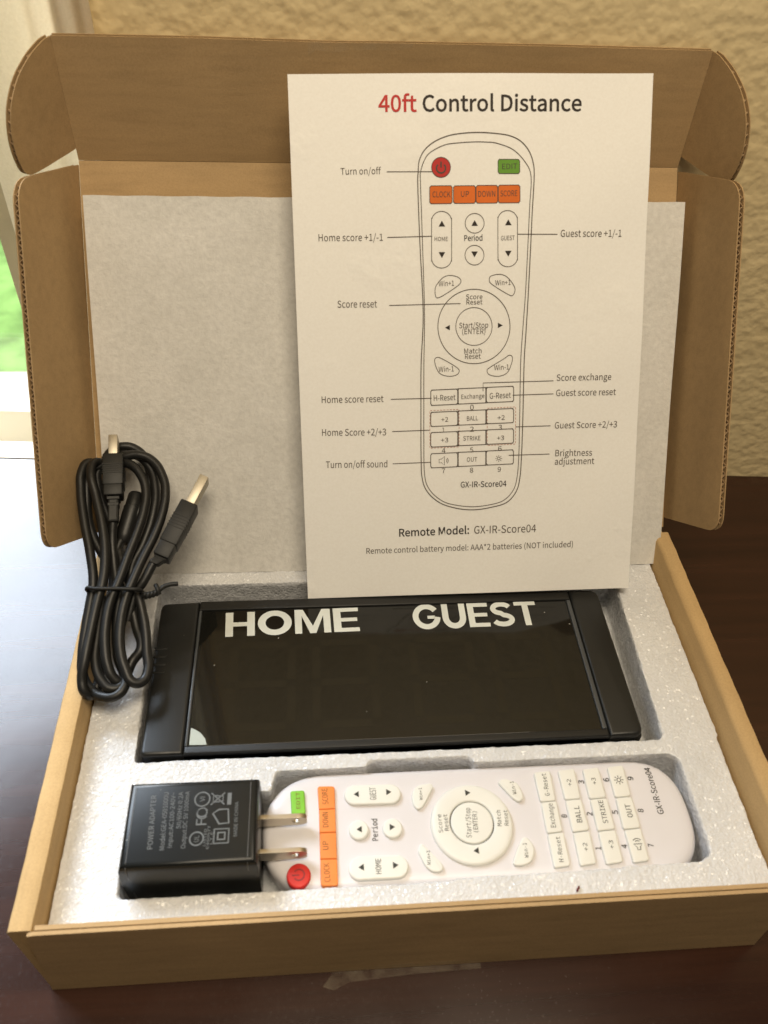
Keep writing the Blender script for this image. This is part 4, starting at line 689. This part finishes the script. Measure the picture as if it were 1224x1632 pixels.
# ================================================================== remote control
RB = {"edit":[[89.16,51.03],[94.51,51.07],[95.04,41.83],[89.73,41.74]],"orange":[[[99.44,52.47],[106.13,52.22],[106.11,43.1],[99.89,43.07]],[[99.89,43.07],[106.11,43.1],[106.21,34.1],[100.0,34.24]],[[100.0,34.24],[106.21,34.1],[106.27,24.39],[100.09,24.56]],[[100.09,24.56],[106.27,24.39],[106.44,14.91],[100.17,15.06]]],"power":[[92.49,19.23],4.2],"guest":[[109.61,48.28],[131.31,47.82]],"home":[[110.12,20.58],[131.78,20.5]],"gtop":[[120.68,52.08],[120.2,43.97]],"htop":[[121.01,24.92],[120.83,16.24]],"per":[[114.52,34.61],[127.05,34.54]],"perr":[[111.12,34.79],[118.2,34.42]],"ring":[[156.81,34.69]],"ringx":[[141.34,35.12],[172.25,33.53]],"ringy":[[158.96,49.96],[154.53,19.75]],"inx":[[148.77,35.32],[164.9,34.49]],"iny":[[157.9,42.72],[155.65,27.36]],"win":[[[135.2,46.39],[136.2,49.44],[138.44,51.08],[143.26,51.47],[144.11,49.98],[140.7,44.27],[138.66,41.64],[136.86,41.13],[135.47,43.01]],[[135.52,25.82],[136.39,27.75],[137.58,28.36],[140.33,25.01],[143.79,20.95],[144.39,19.0],[143.12,17.72],[140.1,17.88],[137.57,20.19]],[[169.27,50.38],[170.21,51.61],[172.53,51.92],[177.0,49.83],[178.32,44.91],[177.69,42.88],[175.96,42.15],[174.22,43.47],[171.32,47.34]],[[169.43,19.42],[171.85,24.34],[174.68,28.36],[176.15,28.82],[178.03,26.66],[178.49,23.23],[176.62,19.62],[173.36,18.33],[170.38,18.49]]],"keys":[[[[184.06,53.93],[190.78,54.29],[190.3,42.08],[184.25,41.81]],[[184.44,41.56],[190.5,41.91],[190.35,30.02],[184.27,29.56]],[[184.37,29.32],[190.53,29.78],[190.36,17.41],[184.19,16.87]]],[[[193.83,54.32],[200.51,54.69],[200.24,42.41],[193.92,42.15]],[[194.1,41.89],[200.34,42.15],[200.53,30.11],[193.98,29.52]],[[194.08,29.28],[200.43,29.73],[199.97,17.63],[193.84,17.08]]],[[[203.71,54.27],[210.23,54.83],[210.22,42.32],[203.54,42.08]],[[203.72,41.82],[210.39,42.06],[210.29,29.92],[203.5,29.49]],[[203.6,29.25],[210.23,29.69],[209.99,17.69],[203.5,17.15]]],[[[213.76,54.66],[220.33,55.22],[220.05,42.41],[213.65,42.15]],[[213.82,41.89],[220.14,42.15],[220.16,29.96],[213.35,29.6]],[[213.67,29.35],[220.09,29.72],[219.8,17.68],[213.65,17.12]]]],"text":[["EDIT",92.98,43.76,6.59,1.41,1.6093,"m","kb"],["CLOCK",103.61,16.46,6.6,2.0,1.6155,"m","kb"],["UP",103.2,27.78,3.21,2.05,1.5846,"m","kb"],["DOWN",103.38,36.13,5.77,2.09,1.5897,"m","kb"],["SCORE",103.57,45.07,6.28,2.14,1.6253,"m","kb"],["GUEST",121.75,45.76,4.92,2.39,1.5813,"m","k"],["HOME",121.79,18.08,5.43,2.02,1.5451,"m","k"],["Period",121.42,30.64,8.3,2.09,1.5489,"m","b0"],["Win+1",139.26,44.76,4.92,1.2,1.5416,"m","k"],["Win+1",139.68,20.32,5.18,1.25,1.527,"m","k"],["Score",145.5,31.7,6.95,1.52,1.5694,"m","k"],["Reset",147.79,32.29,6.24,1.52,1.5778,"m","k"],["Start/Stop",155.81,29.29,11.28,1.88,1.4782,"m","k"],["(ENTER)",158.55,31.14,7.93,1.77,1.4946,"m","k"],["Match",167.69,32.93,6.18,1.54,1.4957,"m","k"],["Reset",170.32,33.03,5.94,1.54,1.4936,"m","k"],["Win-1",175.7,45.32,5.29,1.46,1.6424,"m","k"],["Win-1",175.57,20.99,5.39,1.38,1.5265,"m","k"],["G-Reset",188.39,43.99,9.11,1.76,1.5437,"m","k"],["Exchange",188.04,31.54,9.34,1.87,1.5036,"m","k"],["H-Reset",188.1,18.78,9.25,1.67,1.5103,"m","k"],["+2",197.83,47.53,2.71,1.61,1.5163,"m","k"],["BALL",198.49,32.97,6.57,2.04,1.5446,"m","k"],["+2",198.0,22.2,3.02,1.52,1.5,"m","k"],["+3",207.71,47.64,2.72,1.62,1.5243,"m","k"],["STRIKE",208.24,32.23,8.95,1.89,1.5545,"m","k"],["+3",207.77,22.44,3.2,1.53,1.4688,"m","k"],["OUT",218.31,33.94,5.26,1.97,1.5559,"m","k"],["0",193.49,35.61,1.28,2.04,1.4644,"m","b0"],["1",203.35,22.88,1.14,1.99,1.4466,"m","b0"],["2",203.41,35.9,1.29,2.05,1.442,"m","b0"],["3",203.33,48.81,1.45,2.11,1.4948,"m","b0"],["4",213.21,22.89,1.53,2.0,1.4405,"m","b0"],["5",213.36,36.04,1.46,2.06,1.4603,"m","b0"],["6",213.45,49.16,1.55,2.12,1.4633,"m","b0"],["7",223.29,22.96,1.22,2.0,1.518,"m","b0"],["8",223.43,36.17,1.38,2.06,1.4472,"m","b0"],["9",223.21,49.2,1.55,2.13,1.442,"m","b0"],["GX-IR-Score04",231.21,35.16,19.15,2.36,1.5649,"n","b0"]],"arr":[[[114.17,48.24],"l"],[[126.65,48.54],"r"],[[114.63,34.6],"l"],[[126.96,34.84],"r"],[[114.68,20.76],"l"],[[127.1,20.86],"r"],[[156.86,46.6],"r"],[[156.74,24.36],"l"]],"sun":[216.95,49.05],"spk":[217.17,23.84],"outline":[[79.31,35.17],[80.04,44.46],[82.91,46.6],[83.49,52.0],[89.67,54.5],[97.62,56.17],[231.53,58.52],[242.57,47.99],[241.99,27.41],[82.38,15.78]]}
rem = thing('remote_control', (160, 36, 26), 'white remote control with green, orange, red and ivory buttons lying in the foam', 'remote control')
def super_outline(x0, x1, yc, b, aL, aR, eL, eR, n=40):
    P = []
    for k in range(n + 1):
        t = -math.pi / 2 + math.pi * k / n
        c, s_ = math.cos(t), math.sin(t)
        P.append((x1 - aR + aR * abs(c) ** (2 / eR), yc + b * math.copysign(abs(s_) ** (2 / eR), s_)))
    for k in range(n + 1):
        t = math.pi / 2 + math.pi * k / n
        c, s_ = math.cos(t), math.sin(t)
        P.append((x0 + aL - aL * abs(c) ** (2 / eL), yc + b * math.copysign(abs(s_) ** (2 / eL), s_)))
    Q = [P[0]]
    for p in P[1:]:
        if (Vector(p) - Vector(Q[-1])).length > .25: Q.append(p)
    return Q
RO = super_outline(78.6, 242.4, 36.2, 22.8, 24, 23, 2.25, 2.7)
bm = bmesh.new()
def shell(z, d): return [(x, y, z) for x, y in outset(RO, d)]
rings = [shell(25.6, -6), shell(26, -4), shell(29, -1), shell(33, 0), shell(38.5, 0), shell(40.2, -.35), shell(41.5, -1.0), shell(42.3, -2.0), shell(42.75, -3.4), shell(43.0, -6)]
loft(bm, [[Vector(p) for p in r] for r in rings])
link('body', bm, M['remote'], rem, smooth=50)
RT = RB['text']
def lettering(idx, parent, z, mat, wt=.0):
    b = bmesh.new()
    for i in idx:
        bd, x, y, w, c, a, fnt, st = RT[i]
        text(b, bd, x, y, w, c, a, fz(z), fnt, wt)
    return link('lettering', b, mat, parent, base=BASE[rem])
def symbol(parent, mat, draw, name='symbol'):
    b = bmesh.new(); draw(b); return link(name, b, mat, parent, base=BASE[rem])
def button(name, poly, z1, mat, r=.55, rr=1.0, n=5):
    b = bmesh.new()
    pl = rounded(poly, rr, n) if rr else poly
    # dark seam the button drops into
    pillow(b, pl, FX, 41.5, z1, r)
    o = link(name, b, mat, rem, smooth=40); return o
def tri(c, s, d):
    x, y = c
    return [(x + s * .8 * (1 if d == 'r' else -1), y), (x - s * .8 * (1 if d == 'r' else -1), y + s), (x - s * .8 * (1 if d == 'r' else -1), y - s)]
def circ(x, y, rx, ry=None, n=40, a0=0): return [(x + rx * math.cos(a0 + 2 * math.pi * k / n), y + (ry or rx) * math.sin(a0 + 2 * math.pi * k / n)) for k in range(n)]
ZB = 44.3; ZL = ZB + .06
o = button('edit_button', RB['edit'], ZB, M['b_green']); lettering([0], o, ZL, M['b_ink_dim'])
for i, q in enumerate(RB['orange']):
    cx = sum(p[0] for p in q) / 4; cy = sum(p[1] for p in q) / 4
    q2 = [(cx + (x - cx) * .985, cy + (y - cy) * .985) for x, y in q]
    o = button('menu_button', q2, ZB, M['b_orange'], .45, [1.2, 1.2, 0, 0] if i == 0 else ([0, 0, 1.2, 1.2] if i == 3 else 0))
    lettering([(4, 3, 2, 1)[i]], o, ZL, M['b_ink_dim'])
pc = RB['power'][0]
o = button('power_button', circ(pc[0], pc[1], 4.3, 4.3), ZB + .2, M['b_red'], .7, 0)
def pw(b):
    stroke(b, [(pc[0] + .1 + 1.9 * math.cos(t), pc[1] + .1 + 1.9 * math.sin(t)) for t in [-2.5 + 5.0 * k / 16 for k in range(17)]], False, .5, fz(ZB + .27))
    stroke(b, [(pc[0] - 2.3, pc[1]), (pc[0] + .2, pc[1])], False, .5, fz(ZB + .27))
symbol(o, M['b_ink_red'], pw)
def pill(a, b, hw):
    a, b = Vector(a), Vector(b); d = (b - a).normalized(); n = Vector((-d.y, d.x)); a = a + d * hw; b = b - d * hw
    P = []
    for k in range(15):
        t = math.pi / 2 + math.pi * k / 14; q = a + d * math.cos(t) * hw + n * math.sin(t) * hw; P.append((q.x, q.y))
    for k in range(15):
        t = -math.pi / 2 + math.pi * k / 14; q = b + d * math.cos(t) * hw + n * math.sin(t) * hw; P.append((q.x, q.y))
    return P
def arrows(lst, o, z=ZL):
    def dr(b):
        for c, d in lst: fill(b, tri(c, 1.25, d), fz(z))
    symbol(o, M['b_ink'], dr, 'arrow')
AR = RB['arr']
o = button('rocker_button', pill(RB['guest'][0], RB['guest'][1], 4.0), ZB + .2, M['button'], .8, 0); lettering([5], o, ZL + .2, M['b_ink']); arrows(AR[0:2], o, ZL + .2)
o = button('rocker_button', pill(RB['home'][0], RB['home'][1], 4.2), ZB + .2, M['button'], .8, 0); lettering([6], o, ZL + .2, M['b_ink']); arrows(AR[4:6], o, ZL + .2)
for i in (0, 1):
    o = button('round_button', circ(*RB['per'][i], 3.75), ZB + .2, M['button'], .8, 0); arrows([AR[2 + i]], o, ZL + .2)
lt = [8, 9, 16, 17]
for i in range(4):
    o = button('corner_button', RB['win'][i], ZB + .1, M['button'], .6, 1.2, 4); lettering([lt[i]], o, ZL + .1, M['b_ink'])
rc = RB['ring'][0]; rx = (RB['ringx'][1][0] - RB['ringx'][0][0]) / 2; ix = (RB['inx'][1][0] - RB['inx'][0][0]) / 2
ic = ((RB['inx'][0][0] + RB['inx'][1][0]) / 2, (RB['iny'][0][1] + RB['iny'][1][1]) / 2)
bm = bmesh.new()
n = 72; RR = []
for rad, z in ((rx, 41.5), (rx, 43.7), (rx - .25, 44.2), (rx - .9, 44.6), (rx - 2.0, 44.75), (ix + .9, 44.75), (ix + .45, 44.6), (ix + .25, 44.2), (ix + .25, 43.2)):
    t = max(0, min(1, (rx - rad) / (rx - ix)))
    cx, cy = rc[0] * (1 - t) + ic[0] * t, rc[1] * (1 - t) + ic[1] * t
    RR.append([Vector((cx + rad * math.cos(2 * math.pi * k / n), cy + rad * math.sin(2 * math.pi * k / n), z)) for k in range(n)])
loft(bm, RR, True, False)
ring = link('navigation_ring', bm, M['button'], rem, smooth=50)
lettering([10, 11, 14, 15], ring, 44.82, M['b_ink']); arrows(AR[6:8], ring, 44.82)
bm = bmesh.new(); fill(bm, circ(ic[0], ic[1], ix + .24), fz(43.25)); link('ring_gap', bm, M['seam'], ring, base=BASE[rem])
o = button('enter_button', circ(ic[0], ic[1], ix - .12, n=60), 44.7, M['button'], .6, 0); lettering([12, 13], o, 44.77, M['b_ink'])
kt = {(0, 0): 18, (0, 1): 19, (0, 2): 20, (1, 0): 21, (1, 1): 22, (1, 2): 23, (2, 0): 24, (2, 1): 25, (2, 2): 26, (3, 1): 27}
for i, colm in enumerate(RB['keys']):
    for j, q in enumerate(colm):
        o = button('key', q, ZB + .1, M['button'], .5, 1.0, 4)
        if (i, j) in kt: lettering([kt[i, j]], o, ZL + .1, M['b_ink'])
        elif j == 0:
            c = RB['sun']
            def sun(b):
                stroke(b, circ(c[0], c[1], .75, n=16), True, .3, fz(ZL + .1))
                for k in range(8):
                    t = k * math.pi / 4; stroke(b, [(c[0] + 1.15 * math.cos(t), c[1] + 1.15 * math.sin(t)), (c[0] + 1.9 * math.cos(t), c[1] + 1.9 * math.sin(t))], False, .3, fz(ZL + .1))
            symbol(o, M['b_ink'], sun)
        else:
            c = RB['spk']
            def spk(b):
                f = lambda l: [(c[0] - v_, c[1] + u_) for u_, v_ in l]
                stroke(b, f([(-2.1, -.6), (-1.2, -.6), (0, -1.6), (0, 1.6), (-1.2, .6), (-2.1, .6)]), True, .3, fz(ZL + .1))
                for r in (.9, 1.7): stroke(b, f([(.3 + r * math.cos(t), r * 1.1 * math.sin(t)) for t in [-.9 + 1.8 * k / 8 for k in range(9)]]), False, .3, fz(ZL + .1))
            symbol(o, M['b_ink'], spk)
b = bmesh.new()
for i in [7] + list(range(28, len(RT))):
    bd, x, y, w, c, a, fnt, st = RT[i]; text(b, bd, x, y, w, c, a, fz(43.1), 's' if fnt == 'n' else fnt, .018 if fnt == 'n' else .02)
link('printed_lettering', b, M['b_ink'], rem)

# ================================================================== power adapter
ad = thing('power_adapter', (56, 34, 35), 'glossy black wall power adapter with two flat prongs lying beside the remote', 'power adapter')
bm = bmesh.new()
ap = [(32.4, 18.2), (79.2, 18.0), (78.6, 49.3), (32.4, 49.5)]
rings = [[Vector((x, y, 27)) for x, y in outset(ap, -1)]]
for z, d in ((28, -.2), (50, .1), (56, 0), (58.2, -.25), (59.4, -.8), (59.85, -1.6), (60, -2.6)):
    rings.append([Vector((x, y - (.7 if y < 30 and z < 52 else 0), z)) for x, y in outset(ap, d)])
loft(bm, rings)
body = link('body', bm, M['adapter'], ad, smooth=38)
M['worn'] = plain('worn_seam', (.10, .10, .10), .3, .5)
for x0 in (75.6, 35.0):
    bm = bmesh.new()
    loft(bm, [[Vector((x, y, z)) for y, z in ((17.4, 30), (17.6, 50), (17.9, 57), (18.6, 59.2), (20.4, 60.08), (47, 60.08), (49, 59.2), (49.6, 57), (49.6, 30))] for x in (x0, x0 + .2)])
    link('seam', bm, M['worn'], ad)
for y in (38.0, 25.6):
    bm = bmesh.new()
    P = rounded([(78.3, 44.9), (93.6, 44.9), (95.6, 46.2), (95.6, 50.2), (93.6, 51.2), (78.3, 51.2)], [.1, 1, 1.5, 1.5, 1, .1])
    hole = circ(91.4, 48.2, 1.45, n=20)
    cu = bpy.data.curves.new('t', 'CURVE'); cu.dimensions = '2D'; cu.fill_mode = 'BOTH'; cu.extrude = .72; cu.bevel_depth = .06; cu.offset = -.06
    for poly in (P, hole):
        sp = cu.splines.new('POLY'); sp.points.add(len(poly) - 1); sp.use_cyclic_u = True
        for q, p in zip(sp.points, poly): q.co = (p[0], p[1], 0, 1)
    curve_into(bm, cu)
    for v in bm.verts: v.co = Vector((v.co.x, y - v.co.z, v.co.y))
    link('prong', bm, M['steel'], ad, smooth=30)
bm = bmesh.new()
f6 = fz(60.1)
for b_, x, y, w, c, a in [["POWER ADAPTER",43.47,24.64,19.33,1.78,1.6234],["Model:GEA-0501000U",47.47,24.07,20.75,1.6,1.6098],["Input:AC100-240V~",49.96,24.82,19.89,1.49,1.6144],["50/60Hz 0.2A",52.22,31.3,13.42,1.49,1.607],["Output:DC 5V 1000mA",54.5,24.23,20.61,1.49,1.595],["MADE IN CHINA",71.77,27.58,12.41,1.24,1.5833]]: text(bm, b_, x, y, w, c, a, f6, 's', .0)
AI = {"c1":[[58.81,41.59]],"bin":[[64.3,41.5]],"bar":[[68.36,41.3]],"house":[[62.91,36.09],[65.32,32.27],[68.66,32.46],[68.17,37.51],[64.94,37.49]],"fc":[[59.25,35.16]],"ul":[[58.0,27.4]],"sq":[[66.39,27.93]],"txt":[[62.15,27.72]]}
c = AI['c1'][0]; stroke(bm, circ(*c, 2.6), True, .45, f6); text(bm, 'VI', c[0] + .9, c[1] - .9, 1.8, 1.8, math.pi / 2, f6)
c = AI['fc'][0]; text(bm, 'FC', c[0] + 1.7, c[1] - 3.0, 5.6, 3.6, math.pi / 2, f6, 's', .0); stroke(bm, circ(c[0], c[1] + 1.2, 1.9)[3:-3], False, .4, f6)
c = AI['ul'][0]; stroke(bm, circ(*c, 2.3), True, .45, f6); text(bm, 'UL', c[0] + .8, c[1] - 1.1, 2.2, 1.6, math.pi / 2, f6)
stroke(bm, AI['house'], True, .55, f6)
c = AI['sq'][0]; stroke(bm, [(c[0] - 2.5, c[1] - 2.5), (c[0] + 2.5, c[1] - 2.5), (c[0] + 2.5, c[1] + 2.5), (c[0] - 2.5, c[1] + 2.5)], True, .5, f6)
stroke(bm, [(c[0] - 1.2, c[1] - 1.2), (c[0] + 1.2, c[1] - 1.2), (c[0] + 1.2, c[1] + 1.2), (c[0] - 1.2, c[1] + 1.2)], True, .6, f6)
c = AI['bin'][0]
stroke(bm, [(c[0] - 2.4, c[1] - 2.2), (c[0] + 2.4, c[1] + 2.2)], False, .45, f6); stroke(bm, [(c[0] - 2.4, c[1] + 2.2), (c[0] + 2.4, c[1] - 2.2)], False, .45, f6)
stroke(bm, [(c[0] - 1.6, c[1] - 1.3), (c[0] + 1.8, c[1] - .9), (c[0] + 1.8, c[1] + .9), (c[0] - 1.6, c[1] + 1.3)], True, .45, f6)
c = AI['bar'][0]; fill(bm, [(c[0] - .7, c[1] - 2.2), (c[0] + .7, c[1] - 2.2), (c[0] + .7, c[1] + 2.2), (c[0] - .7, c[1] + 2.2)], f6)
c = AI['txt'][0]
for k, (t_, w) in enumerate((('LISTED', 6), ('E490577', 8), ('I.T.E.', 5))): text(bm, t_, c[0] - .9 + k * 1.15, c[1] - w / 2, w, .85, math.pi / 2, f6)
link('printed_lettering', bm, M['grey_print'], ad)

# ================================================================== USB cable bundle
CB = {"loops":[[[7.13,184.01,94.95],[4.61,181.44,97.15],[4.03,175.46,97.39],[7.09,164.73,92.7],[11.05,150.95,86.68],[12.95,139.32,81.77],[12.92,129.33,77.74],[11.42,121.21,74.64],[9.88,109.39,70.05],[8.73,98.77,65.9],[7.87,92.68,61.69],[9.34,88.74,58.09],[11.18,89.86,55.38],[12.77,94.43,56.3],[12.46,102.87,59.74],[12.46,118.11,65.89],[15.09,129.47,70.17],[15.52,146.67,77.06],[20.95,159.58,80.91],[26.42,171.88,85.98],[27.37,179.62,88.99],[25.44,186.77,92.1],[20.67,192.22,94.85],[14.72,193.36,96.0],[9.87,191.45,95.05]],[[5.51,183.71,93.91],[1.21,182.75,95.86],[-0.7,177.93,95.25],[-0.4,169.91,91.97],[2.29,156.36,86.19],[6.1,142.32,80.09],[8.3,130.52,75.07],[7.57,123.95,71.4],[6.47,114.39,66.56],[5.95,104.41,61.86],[7.09,96.18,58.03],[10.79,91.13,56.67],[15.97,87.29,57.48],[21.36,87.08,58.24],[24.0,90.62,59.0],[23.19,96.97,59.81],[19.95,108.14,63.58],[20.7,119.57,67.37],[22.88,128.22,71.35],[22.98,139.23,75.78],[26.93,148.9,79.22],[30.48,161.97,85.19],[30.52,172.98,89.64],[26.76,182.98,94.1],[21.99,185.63,97.2],[17.3,184.99,97.85],[11.58,184.77,95.85]],[[16.41,184.15,97.62],[22.38,184.48,98.53],[28.82,182.34,97.29],[34.33,174.54,93.51],[35.65,168.08,90.75],[34.95,159.62,87.42],[32.27,149.77,83.75],[28.29,140.11,80.31],[24.86,130.79,76.95],[22.34,122.56,73.92],[21.14,112.39,69.96],[21.87,102.97,66.07],[24.35,95.89,62.92],[27.55,91.58,60.08],[30.74,92.65,59.04],[32.4,97.68,59.77],[31.4,104.45,61.87],[30.45,112.23,65.13],[28.58,120.12,68.53],[26.61,125.89,71.08],[23.45,130.99,71.66],[18.92,140.22,74.8],[15.62,149.56,77.48],[9.78,163.84,83.92],[5.74,174.06,89.25],[5.26,181.12,92.89],[8.95,185.18,95.21]],[[15.95,182.11,96.11],[20.74,179.75,96.45],[25.01,174.91,94.74],[27.3,169.03,92.1],[27.18,160.12,88.52],[24.87,149.83,84.63],[22.29,141.2,81.45],[19.12,129.61,77.14],[16.79,122.77,74.65],[15.48,112.18,70.53],[16.15,102.78,66.66],[17.54,97.14,63.85],[19.55,93.62,61.09],[21.92,92.79,59.01],[23.35,96.27,57.66],[25.41,102.23,59.09],[28.72,107.1,61.41],[26.17,115.53,64.0],[23.87,122.59,67.12],[19.76,129.22,70.27],[12.42,141.3,75.99],[4.32,155.15,82.52],[1.82,168.7,89.01],[2.21,176.21,92.74],[5.42,181.82,94.26]]],"opens":[[[12.14,125.94,70.94],[11.74,109.4,66.15],[12.24,99.01,63.01],[15.31,92.46,60.74],[19.46,89.49,59.44],[22.92,91.8,58.86],[19.77,104.03,61.58],[18.12,117.46,66.45],[18.41,129.16,70.4]],[[14.64,155.06,86.45],[14.41,148.9,81.78],[15.51,140.5,76.79],[17.13,130.7,72.28],[16.53,122.73,67.29]],[[32.19,137.99,78.27],[28.51,131.44,74.58],[25.78,128.12,72.08],[22.41,118.05,65.46]]],"n":[106.73,-372.08,922.04]}
CN = Vector(CB['n']).normalized()
cab = thing('usb_cable', (18, 95, 48), 'coiled black cable with two metal tipped plugs leaning in the left corner of the box', 'cable')
bm = bmesh.new(); tube(bm, CB['loops'], 2.05, True); tube(bm, CB['opens'], 1.95, False); link('cord', bm, M['cable'], cab, smooth=60)
def plug(base, tip, shell_tip, wdir, hw, shw, depth, sdepth, relief):
    base, tip, st, w = Vector(base), Vector(tip), Vector(shell_tip), Vector(wdir)
    ax = (tip - base).normalized(); w = (w - ax * w.dot(ax)).normalized(); n = ax.cross(w)
    if n.dot(CN) < 0: n = -n
    L = (tip - base).length; c = (base + tip) / 2 - n * depth * .5
    b = bmesh.new()
    obox(b, c + ax * L * .12, ax, w, n, L * .38, hw, depth, .7)
    obox(b, c - ax * L * .30, ax, w, n, L * .2, hw * .9, depth * .9, .7)
    p = link('plug', b, M['plug'], cab, smooth=35)
    b = bmesh.new()
    for k in range(5): obox(b, c + ax * L * (.02 + .052 * k), ax, w, n, .22, hw + .12, depth + .12, .08)
    link('grip_rib', b, M['plug'], p, base=BASE[cab])
    b = bmesh.new(); SL = (st - tip).length
    obox(b, tip - n * depth * .5 + ax * (SL / 2 - .5), ax, w, n, SL / 2 + .5, shw, sdepth, .25)
    link('metal_shell', b, M['gold'], p, base=BASE[cab], smooth=35)
    b = bmesh.new(); r_ = Vector(relief); d = base - n * depth * .4
    for k in range(4):
        q = d.lerp(r_, (k + .35) / 4.2); s_ = 1 - .14 * k
        obox(b, q, (r_ - d), w, n, .75, hw * .62 * s_, hw * .62 * s_, .25)
    obox(b, d.lerp(r_, .5), (r_ - d), w, n, (r_ - d).length * .5, 2.2, 2.2, .8)
    link('strain_relief', b, M['plug'], p, base=BASE[cab])
p1 = [Vector(v) for v in [[14.63,163.6,93.59],[13.15,181.76,101.09],[12.59,190.5,104.68],[9.65,172.17,97.62],[18.23,172.76,96.87],[11.25,186.5,103.22],[14.55,186.75,102.94],[14.86,154.07,86.77]]]; p2 = [Vector(v) for v in [[35.5,139.99,80.17],[46.35,163.5,88.4],[51.57,175.95,92.82],[37.77,152.94,85.13],[44.72,149.73,83.03],[47.31,171.08,91.35],[50.61,169.28,90.24],[32.28,137.52,78.44]]]
plug(p1[0], p1[1], p1[2], p1[4] - p1[3], 4.3, 1.9, 4.6, 3.6, p1[7])
plug(p2[0], p2[1], p2[2], p2[4] - p2[3], 3.9, 2.0, 4.8, 3.8, p2[7])
fe = [Vector(v) for v in [[22.3,172.55,88.2],[17.83,150.11,79.66],[18.34,161.81,84.32],[24.56,160.46,83.06]]]
bm = bmesh.new()
ax = (fe[1] - fe[0]).normalized(); wv = (fe[3] - fe[2]); wv = (wv - ax * wv.dot(ax)).normalized(); nv = ax.cross(wv); L = (fe[1] - fe[0]).length
rings = []
for t, r in ((0, 2.0), (.02, 3.0), (.06, 3.5), (.3, 3.6), (.31, 3.9), (.86, 3.9), (.9, 3.5), (.96, 3.2), (1, 2.4)):
    rings.append([fe[0] + ax * L * t - CN * 2.5 + (wv * math.cos(2 * math.pi * k / 24) + nv * math.sin(2 * math.pi * k / 24)) * r for k in range(24)])
loft(bm, rings); link('inline_sleeve', bm, M['cable'], cab, smooth=40)
TI = {"front":[[7.39,126.14,77.84],[10.78,124.73,78.9],[15.28,124.58,78.87],[19.66,124.78,78.44],[24.52,124.82,77.9],[27.77,125.61,76.36],[28.35,127.1,72.84]],"tail":[[28.33,125.87,73.09],[30.46,125.15,72.92],[32.74,125.61,73.21],[35.01,126.25,73.58]],"knot":[[33.93,129.16,74.87],[34.91,126.92,74.96],[35.52,125.37,73.16]],"end":[[35.48,126.95,74.17],[37.27,128.17,74.82],[40.0,128.97,75.2],[43.07,129.43,75.03]]}
tie = thing('twist_tie', TI['front'][0], 'thin dark wire tie knotted round the neck of the coiled cable', 'wire tie')
bm = bmesh.new()
back = [Vector(TI['front'][-1]) - CN * 8, (Vector(TI['front'][-1]) + Vector(TI['front'][0])) / 2 - CN * 13, Vector(TI['front'][0]) - CN * 6]
tube(bm, [TI['front'] + back], .8, True); link('loop', bm, M['plug'], tie, smooth=60)
bm = bmesh.new(); tl = [Vector(v) for v in TI['tail']]
tw = []
A_, B_ = tl[0], tl[-1]
for s_ in (0, math.pi):
    tw.append([tl[min(3, int(k / 12 * 3))].lerp(tl[min(3, int(k / 12 * 3) + 1)], k / 12 * 3 - int(k / 12 * 3)) + CN * .75 * math.cos(k * 1.25 + s_) + Vector((0, .7, .4)) * math.sin(k * 1.25 + s_) for k in range(13)])
tube(bm, tw, .75, False, 4); tube(bm, [TI['knot']], 1.0, False); link('knot', bm, M['plug'], tie, smooth=60)
bm = bmesh.new(); tube(bm, [TI['end']], .95, False); link('tail', bm, M['plug'], tie, smooth=60)
# speck of lint on the foam
bm = bmesh.new(); tube(bm, [[(190.2, 8.0, 45.2), (190.7, 8.8, 45.6), (191.4, 9.6, 45.3)]], .35, False, 3)
solo(link('lint_speck', bm, plain('dark_red_lint', (.12, .02, .02), .8), base=(190.8, 8.8, 45)), 'tiny dark red speck of lint on the white foam below the remote', 'lint')
